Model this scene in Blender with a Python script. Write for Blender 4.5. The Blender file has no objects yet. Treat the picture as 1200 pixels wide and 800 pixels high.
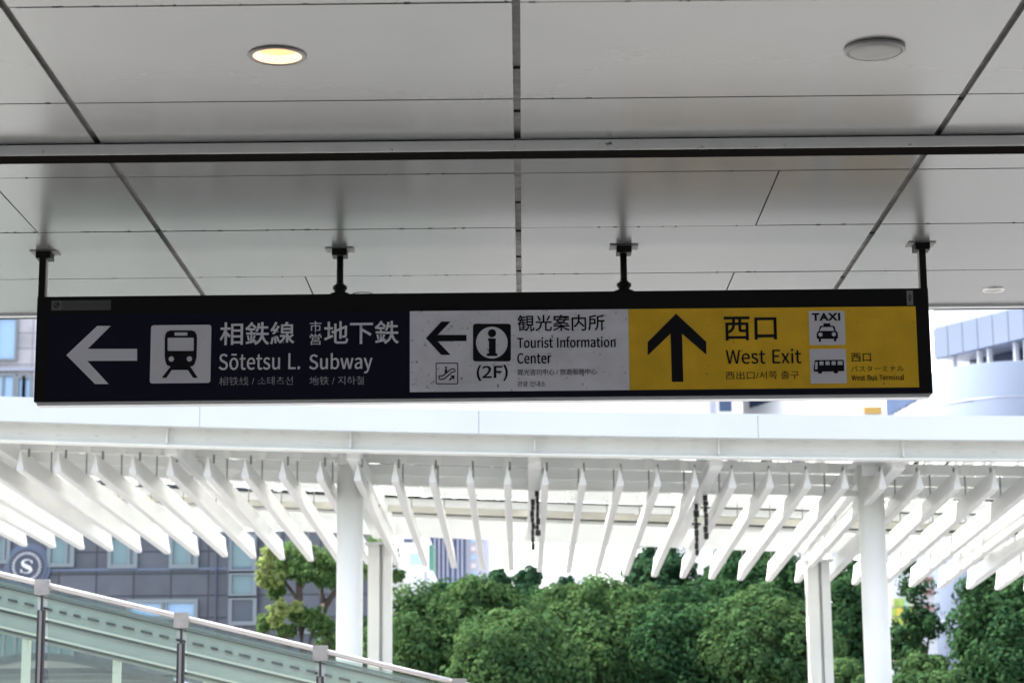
import bpy, bmesh, math, random
import numpy as np
from mathutils import Vector, Matrix, Euler

C = bpy.context.scene.collection
SC = bpy.context.scene
R = math.radians

# ------------------------------------------------------------------ camera, light, exposure
PITCH, ROLL, YAW = R(11.09), -0.0090, 0.0038
EYE = Vector((0.0, 0.0, 1.6))
cam_data = bpy.data.cameras.new('camera'); cam = bpy.data.objects.new('camera', cam_data); C.objects.link(cam)
ROT = Matrix.Rotation(YAW, 4, 'Z') @ Matrix.Rotation(R(90) + PITCH, 4, 'X') @ Matrix.Rotation(ROLL, 4, 'Z')
cam.matrix_world = Matrix.Translation(EYE) @ ROT
cam_data.sensor_width = 36.0; cam_data.lens = 75.0
cam_data.clip_start = 0.1; cam_data.clip_end = 3000
cam_data.dof.use_dof = True; cam_data.dof.focus_distance = 9.7; cam_data.dof.aperture_fstop = 5.2
SC.camera = cam

SUN_EL, SUN_AZ = R(55), R(-62)          # azimuth from +Y (away from the camera), negative = to the left
world = bpy.data.worlds.new('World'); SC.world = world; world.use_nodes = True
wn = world.node_tree.nodes; wl = world.node_tree.links
bg = wn['Background']
sky = wn.new('ShaderNodeTexSky'); sky.sky_type = 'NISHITA'; sky.sun_disc = False
sky.sun_elevation = SUN_EL; sky.sun_rotation = SUN_AZ
sky.air_density = 1.0; sky.dust_density = 4.0; sky.ozone_density = 1.0
hz = wn.new('ShaderNodeHueSaturation'); hz.inputs['Saturation'].default_value = 0.55; hz.inputs['Value'].default_value = 1.0
wl.new(sky.outputs[0], hz.inputs['Color']); wl.new(hz.outputs[0], bg.inputs[0]); bg.inputs[1].default_value = 0.15

sun_d = bpy.data.lights.new('sun', 'SUN'); sun_d.energy = 3.0; sun_d.angle = R(0.53); sun_d.color = (1.0, 0.955, 0.88)
sun = bpy.data.objects.new('sun', sun_d); C.objects.link(sun)
sdir = Vector((math.sin(SUN_AZ) * math.cos(SUN_EL), math.cos(SUN_AZ) * math.cos(SUN_EL), math.sin(SUN_EL)))
sun.rotation_euler = sdir.to_track_quat('Z', 'Y').to_euler()
SC.view_settings.view_transform = 'Standard'; SC.view_settings.look = 'None'
SC.view_settings.gamma = 1.0; SC.view_settings.use_curve_mapping = False
SC.view_settings.exposure = 2.15
try:
    SC.cycles.max_bounces = 10; SC.cycles.transparent_max_bounces = 24
except Exception:
    pass

# ------------------------------------------------------------------ helpers
R3 = ROT.to_3x3()
def ray(px, py):
    return R3 @ Vector(((px - 600) / 2500.0, (400 - py) / 2500.0, -1.0))
def at(px, py, Y):
    d = ray(px, py); return EYE + d * (Y / d.y)
def atz(px, py, z):
    d = ray(px, py); return EYE + d * ((z - EYE.z) / d.z)

def tag(o, label=None, cat=None, group=None, kind=None):
    if label: o['label'] = label
    if cat: o['category'] = cat
    if group: o['group'] = group
    if kind: o['kind'] = kind
    return o
def thing(name, label, cat, loc=(0, 0, 0), group=None):
    o = bpy.data.objects.new(name, None); C.objects.link(o); o.location = loc
    o.empty_display_size = 0.2
    return tag(o, label, cat, group)

class MB:
    """collects geometry in world coordinates and links it as one object"""
    def __init__(s): s.bm = bmesh.new()
    def box(s, x0, x1, y0, y1, z0, z1):
        v = [s.bm.verts.new(p) for p in ((x0,y0,z0),(x1,y0,z0),(x1,y1,z0),(x0,y1,z0),(x0,y0,z1),(x1,y0,z1),(x1,y1,z1),(x0,y1,z1))]
        for f in ((0,3,2,1),(4,5,6,7),(0,1,5,4),(1,2,6,5),(2,3,7,6),(3,0,4,7)): s.bm.faces.new([v[i] for i in f])
        return s
    def hexa(s, p):                      # 8 points: bottom ring 0-3 then top ring 4-7
        v = [s.bm.verts.new(q) for q in p]
        for f in ((0,3,2,1),(4,5,6,7),(0,1,5,4),(1,2,6,5),(2,3,7,6),(3,0,4,7)): s.bm.faces.new([v[i] for i in f])
        return s
    def poly(s, pts):
        s.bm.faces.new([s.bm.verts.new(p) for p in pts]); return s
    def loft(s, rings, cap=True, smooth=True):
        V = [[s.bm.verts.new(p) for p in r] for r in rings]; n = len(V[0])
        for a, b in zip(V, V[1:]):
            for i in range(n):
                f = s.bm.faces.new((a[i], a[(i+1) % n], b[(i+1) % n], b[i])); f.smooth = smooth
        if cap:
            s.bm.faces.new(V[0][::-1]); s.bm.faces.new(V[-1])
        return s
    def tube(s, pts, rad, n=8, smooth=True):
        pts = [Vector(p) for p in pts]; rings = []
        rads = rad if isinstance(rad, (list, tuple)) else [rad] * len(pts)
        for i, p in enumerate(pts):
            t = (pts[min(i+1, len(pts)-1)] - pts[max(i-1, 0)]).normalized()
            u = t.cross(Vector((0, 0, 1)));  u = u if u.length > 1e-3 else t.cross(Vector((0, 1, 0)))
            u.normalize(); w = t.cross(u).normalized()
            rings.append([p + (u * math.cos(a) + w * math.sin(a)) * rads[i] for a in [2*math.pi*k/n for k in range(n)]])
        return s.loft(rings, True, smooth)
    def lathe(s, c, prof, n=32, closed=False):  # prof: (r, z) about vertical axis at c
        rings = [[(c[0] + r*math.cos(2*math.pi*k/n), c[1] + r*math.sin(2*math.pi*k/n), c[2] + z) for k in range(n)] for r, z in prof]
        s.loft(rings, closed, True); return s
    def build(s, name, mat, parent=None, bevel=0, origin=None):
        me = bpy.data.meshes.new(name)
        if bevel:
            bmesh.ops.bevel(s.bm, geom=[e for e in s.bm.edges if len(e.link_faces) == 2 and e.calc_face_angle(0) > 0.5], offset=bevel, segments=2, affect='EDGES', profile=0.6)
        bmesh.ops.recalc_face_normals(s.bm, faces=s.bm.faces)
        s.bm.to_mesh(me); s.bm.free()
        return link(name, me, mat, parent, origin)

def wloc(o):
    v = Vector(o.location)
    while o.parent: o = o.parent; v = v + o.location
    return v
def link(name, me, mat, parent=None, origin=None):
    o = bpy.data.objects.new(name, me); C.objects.link(o)
    if mat is not None and not me.materials: me.materials.append(mat)
    base = Vector((0, 0, 0))
    if parent is not None:
        o.parent = parent; base = wloc(parent)
    org = Vector(origin) if origin is not None else base
    me.transform(Matrix.Translation(-org)); o.location = org - base
    return o

# ------------------------------------------------------------------ materials
def mat(name, col, rough=0.5, metal=0.0, var=0.0, scale=8.0, spec=0.5, bump=0.0, specks=None, coat=0.0, ior=1.5):
    m = bpy.data.materials.new(name); m.use_nodes = True
    n, l = m.node_tree.nodes, m.node_tree.links
    b = n['Principled BSDF']; b.inputs['Base Color'].default_value = (*col, 1)
    b.inputs['Roughness'].default_value = rough; b.inputs['Metallic'].default_value = metal
    b.inputs['Specular IOR Level'].default_value = spec; b.inputs['Coat Weight'].default_value = coat; b.inputs['IOR'].default_value = ior
    if var or bump or specks:
        tc = n.new('ShaderNodeTexCoord')
    if var:
        ns = n.new('ShaderNodeTexNoise'); ns.inputs['Scale'].default_value = scale; ns.inputs['Detail'].default_value = 8
        l.new(tc.outputs['Object'], ns.inputs['Vector'])
        cr = n.new('ShaderNodeValToRGB')
        cr.color_ramp.elements[0].position = 0.3; cr.color_ramp.elements[1].position = 0.7
        cr.color_ramp.elements[0].color = (*[c*(1-var) for c in col], 1); cr.color_ramp.elements[1].color = (*[min(1, c*(1+var)) for c in col], 1)
        l.new(ns.outputs['Fac'], cr.inputs[0]); src = cr.outputs[0]
        l.new(src, b.inputs['Base Color'])
    else:
        src = None
    if specks:                                     # (scale, threshold, colour): small grains of dirt
        sc_, th, dc = specks
        vo = n.new('ShaderNodeTexNoise'); vo.inputs['Scale'].default_value = sc_; vo.inputs['Detail'].default_value = 3; vo.inputs['Roughness'].default_value = 0.6
        l.new(tc.outputs['Object'], vo.inputs['Vector'])
        r2 = n.new('ShaderNodeValToRGB'); r2.color_ramp.elements[0].position = th; r2.color_ramp.elements[1].position = th + 0.07
        r2.color_ramp.elements[0].color = (0,0,0,1); r2.color_ramp.elements[1].color = (1,1,1,1)
        l.new(vo.outputs['Fac'], r2.inputs[0])
        mx = n.new('ShaderNodeMix'); mx.data_type = 'RGBA'
        l.new(r2.outputs[0], mx.inputs[0])
        if src: l.new(src, mx.inputs[6])
        else: mx.inputs[6].default_value = (*col, 1)
        mx.inputs[7].default_value = (*dc, 1)
        l.new(mx.outputs[2], b.inputs['Base Color'])
    if bump:
        nb = n.new('ShaderNodeTexNoise'); nb.inputs['Scale'].default_value = scale * 3; nb.inputs['Detail'].default_value = 5
        l.new(tc.outputs['Object'], nb.inputs['Vector'])
        bp = n.new('ShaderNodeBump'); bp.inputs['Strength'].default_value = bump; bp.inputs['Distance'].default_value = 0.02
        l.new(nb.outputs['Fac'], bp.inputs['Height']); l.new(bp.outputs[0], b.inputs['Normal'])
    return m
def glass(name, tint, refl=0.12, rough=0.02, alpha=1.0, body=(0.5, 0.6, 0.56)):
    """thin sheet: tinted see-through with a Fresnel reflection; alpha < 1 adds a milky share"""
    m = bpy.data.materials.new(name); m.use_nodes = True
    n, l = m.node_tree.nodes, m.node_tree.links; n.remove(n['Principled BSDF']); out = n['Material Output']
    tr = n.new('ShaderNodeBsdfTransparent'); tr.inputs[0].default_value = (*tint, 1)
    gl = n.new('ShaderNodeBsdfGlossy'); gl.inputs['Roughness'].default_value = rough; gl.inputs[0].default_value = (1, 1, 1, 1)
    fr = n.new('ShaderNodeFresnel'); fr.inputs[0].default_value = 1.5
    ad = n.new('ShaderNodeMath'); ad.operation = 'ADD'; ad.inputs[1].default_value = refl - 0.04; ad.use_clamp = True
    l.new(fr.outputs[0], ad.inputs[0])
    mx = n.new('ShaderNodeMixShader'); l.new(ad.outputs[0], mx.inputs[0])
    if alpha < 1:
        df = n.new('ShaderNodeBsdfDiffuse'); df.inputs[0].default_value = (*body, 1)
        m0 = n.new('ShaderNodeMixShader'); m0.inputs[0].default_value = 1 - alpha
        l.new(tr.outputs[0], m0.inputs[1]); l.new(df.outputs[0], m0.inputs[2]); l.new(m0.outputs[0], mx.inputs[1])
    else:
        l.new(tr.outputs[0], mx.inputs[1])
    l.new(gl.outputs[0], mx.inputs[2]); l.new(mx.outputs[0], out.inputs[0])
    return m
def emit(name, col, strength):
    m = bpy.data.materials.new(name); m.use_nodes = True
    b = m.node_tree.nodes['Principled BSDF']; b.inputs['Base Color'].default_value = (*col, 1)
    b.inputs['Emission Color'].default_value = (*col, 1); b.inputs['Emission Strength'].default_value = strength
    return m
def foliage_mat(name, dark, light, transl=0.25):
    m = bpy.data.materials.new(name); m.use_nodes = True
    n, l = m.node_tree.nodes, m.node_tree.links; b = n['Principled BSDF']; out = n['Material Output']
    g = n.new('ShaderNodeNewGeometry'); cr = n.new('ShaderNodeValToRGB')
    cr.color_ramp.elements[0].color = (*dark, 1); cr.color_ramp.elements[1].color = (*light, 1)
    tc = n.new('ShaderNodeTexCoord'); ns = n.new('ShaderNodeTexNoise'); ns.inputs['Scale'].default_value = 1.5
    l.new(tc.outputs['Object'], ns.inputs['Vector'])
    ma = n.new('ShaderNodeMath'); ma.operation = 'MULTIPLY_ADD'; ma.inputs[1].default_value = 0.5
    mb = n.new('ShaderNodeMath'); mb.operation = 'MULTIPLY_ADD'; mb.inputs[1].default_value = 1.6; mb.inputs[2].default_value = -0.55
    l.new(ns.outputs['Fac'], mb.inputs[0]); l.new(mb.outputs[0], ma.inputs[2])
    l.new(g.outputs['Random Per Island'], ma.inputs[0]); l.new(ma.outputs[0], cr.inputs[0])
    l.new(cr.outputs[0], b.inputs['Base Color']); b.inputs['Roughness'].default_value = 0.8; b.inputs['Specular IOR Level'].default_value = 0.0
    t = n.new('ShaderNodeBsdfTranslucent'); l.new(cr.outputs[0], t.inputs[0])
    mx = n.new('ShaderNodeMixShader'); mx.inputs[0].default_value = transl
    l.new(b.outputs[0], mx.inputs[1]); l.new(t.outputs[0], mx.inputs[2]); l.new(mx.outputs[0], out.inputs[0])
    return m
def stone_mat(name, col, mortar, bw, bh, gap=0.02, rough=0.35, axis='XZ'):
    m = bpy.data.materials.new(name); m.use_nodes = True
    n, l = m.node_tree.nodes, m.node_tree.links; b = n['Principled BSDF']
    tc = n.new('ShaderNodeTexCoord'); sp = n.new('ShaderNodeSeparateXYZ'); cb = n.new('ShaderNodeCombineXYZ')
    l.new(tc.outputs['Object'], sp.inputs[0]); l.new(sp.outputs['X' if axis[0] == 'X' else 'Y'], cb.inputs[0]); l.new(sp.outputs['Z'], cb.inputs[1])
    br = n.new('ShaderNodeTexBrick'); br.offset = 0.0; br.inputs['Scale'].default_value = 1.0
    br.inputs['Brick Width'].default_value = bw; br.inputs['Row Height'].default_value = bh; br.inputs['Mortar Size'].default_value = gap
    br.inputs['Color1'].default_value = (*[c*0.85 for c in col], 1); br.inputs['Color2'].default_value = (*[c*1.15 for c in col], 1)
    br.inputs['Mortar'].default_value = (*mortar, 1); br.inputs['Mortar Smooth'].default_value = 0.1
    l.new(cb.outputs[0], br.inputs['Vector'])
    ns = n.new('ShaderNodeTexNoise'); ns.inputs['Scale'].default_value = 1.6; ns.inputs['Detail'].default_value = 9
    l.new(tc.outputs['Object'], ns.inputs['Vector'])
    mx = n.new('ShaderNodeMix'); mx.data_type = 'RGBA'; mx.blend_type = 'MULTIPLY'; mx.inputs[0].default_value = 0.55
    l.new(br.outputs[0], mx.inputs[6]); l.new(ns.outputs['Fac'], mx.inputs[7]); 
    l.new(mx.outputs[2], b.inputs['Base Color']); b.inputs['Roughness'].default_value = rough
    return m

M = dict(
    ceil=mat('ceiling_panel_metal', (0.225, 0.232, 0.228), 0.25, 0.40, 0.05, 1.1, spec=0.5, ior=2.4, bump=0.012, specks=(11, 0.75, (0.2, 0.2, 0.19))),
    dark=mat('joint_black', (0.02, 0.02, 0.02), 0.8),  # near-black shared by slab, clips, grime and gaskets
    channel=mat('joint_channel', (0.16, 0.16, 0.155), 0.6, 0.0, 0.5, 14.0),
    steel=mat('worn_steel', (0.55, 0.55, 0.53), 0.45, 0.3, 0.18, 9.0),
    alu=mat('aluminium_trim', (0.6, 0.61, 0.62), 0.35, 0.6),
    black=mat('black_frame_paint', (0.007, 0.007, 0.008), 0.45, spec=0.15),
    navy=mat('navy_sign_film', (0.005, 0.006, 0.022), 0.45, spec=0.15, specks=(160, 0.74, (0.03, 0.03, 0.05))),
    signwhite=mat('white_sign_film', (0.80, 0.80, 0.86), 0.5, 0.0, 0.09, 7.0, specks=(52, 0.645, (0.26, 0.25, 0.27))),
    yellow=mat('yellow_sign_film', (0.86, 0.52, 0.008), 0.5, 0.0, 0.12, 7.0, specks=(56, 0.65, (0.36, 0.22, 0.02))),
    ink=mat('black_print', (0.010, 0.010, 0.013), 0.6, spec=0.15),
    inkwhite=mat('white_print', (0.74, 0.74, 0.80), 0.5, specks=(70, 0.70, (0.2, 0.2, 0.22))),
    inkworn=mat('worn_white_print', (0.36, 0.36, 0.40), 0.6, specks=(90, 0.54, (0.03, 0.03, 0.06))),
    sticker=mat('faded_sticker', (0.075, 0.075, 0.075), 0.6),
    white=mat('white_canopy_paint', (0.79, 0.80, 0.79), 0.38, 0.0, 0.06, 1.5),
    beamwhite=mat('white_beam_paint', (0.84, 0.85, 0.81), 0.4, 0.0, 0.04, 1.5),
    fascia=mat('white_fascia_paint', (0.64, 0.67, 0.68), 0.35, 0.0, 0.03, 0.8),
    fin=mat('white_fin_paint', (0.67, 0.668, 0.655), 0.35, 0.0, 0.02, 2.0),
    rod=mat('grey_rod_steel', (0.22, 0.23, 0.23), 0.5, 0.5),
    blackrub=mat('black_housing', (0.02, 0.022, 0.024), 0.55),
    roofglass=glass('clear_roof_glass', (0.93, 0.97, 0.96), 0.06),
    glassgreen=glass('green_balustrade_glass', (0.79, 0.88, 0.84), 0.09, 0.01, 0.965, (0.55, 0.65, 0.61)),
    handrail=mat('stainless_handrail', (0.62, 0.58, 0.55), 0.3, 0.7, 0.08, 6.0),
    cap=mat('brushed_post_cap', (0.42, 0.40, 0.38), 0.4, 0.6, 0.15, 12.0),
    post=mat('dark_post_metal', (0.05, 0.052, 0.055), 0.4, 0.4),
    postlip=mat('grey_post_strip', (0.28, 0.27, 0.27), 0.4, 0.5),
    rampwall=mat('pale_ramp_panel', (0.45, 0.48, 0.45), 0.6, 0.0, 0.10, 2.0),
    cream=mat('cream_slot_trim', (0.80, 0.79, 0.68), 0.5),
    pave=stone_mat('pale_paving', (0.47, 0.48, 0.485), (0.25, 0.25, 0.25), 0.6, 0.6, 0.012, 0.7),
    floor=mat('station_floor', (0.42, 0.41, 0.40), 0.45, 0, 0.08, 2.0),
    granite=stone_mat('blue_grey_granite', (0.118, 0.130, 0.160), (0.035, 0.04, 0.055), 1.05, 0.62, 0.025, 0.3),
    winframe=mat('pale_window_frame', (0.20, 0.23, 0.25), 0.4, 0.3),
    winglass=mat('teal_window_glass', (0.12, 0.22, 0.25), 0.06, 0.0, spec=1.0),
    winsky=mat('sky_reflection_glass', (0.28, 0.46, 0.70), 0.05, 0.0, spec=1.0),  # bright blue sky reflection put into the base colour
    officewin=mat('grey_blue_window', (0.07, 0.10, 0.17), 0.9, spec=0.0),
    windark=mat('dark_window_glass', (0.03, 0.05, 0.09), 0.08, 0.0, spec=1.0),
    emblem=mat('emblem_dark_disc', (0.05, 0.06, 0.09), 0.4),
    emblemring=mat('emblem_stone_moulding', (0.105, 0.135, 0.20), 0.4),
    emblemwhite=mat('emblem_white', (0.72, 0.73, 0.75), 0.5),
    tower=stone_mat('pale_pink_tile', (0.58, 0.56, 0.58), (0.36, 0.35, 0.38), 1.2, 0.6, 0.03, 0.5),
    bwhite=mat('white_facade_panel', (0.78, 0.79, 0.80), 0.5, 0.0, 0.03, 0.4),
    bshade=mat('blue_shade_panel', (0.17, 0.205, 0.275), 0.9, 0.0, 0.03, 0.5, spec=0.0),  # darkened and blued to hold shade the sun here does not give
    bdark=mat('slate_blue_curtain_wall', (0.05, 0.07, 0.14), 0.25, 0.0, 0.3, 0.6),
    blight=mat('lilac_grey_cladding', (0.36, 0.38, 0.46), 0.5),
    orange=mat('ochre_sign_face', (0.55, 0.33, 0.08), 0.5),
    pinkish=mat('pinkish_render', (0.62, 0.54, 0.52), 0.6, 0.0, 0.1, 0.5),
    green_net=mat('green_hoarding', (0.05, 0.16, 0.12), 0.6),
    shelter=mat('dark_shelter_roof', (0.07, 0.085, 0.10), 0.35, 0.2, 0.2, 1.0),
    bark=mat('dark_bark', (0.07, 0.055, 0.045), 0.9, 0, 0.35, 6.0, bump=0.4),
    leaf=foliage_mat('dark_evergreen_leaves', (0.032, 0.076, 0.034), (0.082, 0.142, 0.050), 0.3),
    leafblue=foliage_mat('blue_green_leaves', (0.022, 0.060, 0.034), (0.050, 0.106, 0.050), 0.3),
    leafdark=foliage_mat('deep_green_leaves', (0.020, 0.055, 0.027), (0.050, 0.104, 0.040), 0.3),
    leaflit=foliage_mat('fresh_green_leaves', (0.050, 0.115, 0.040), (0.14, 0.215, 0.075), 0.35),
    leafsun=foliage_mat('sunlit_yellow_leaves', (0.16, 0.235, 0.070), (0.36, 0.42, 0.17), 0.4),  # sunlit tone put into the leaf colour
)

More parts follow.
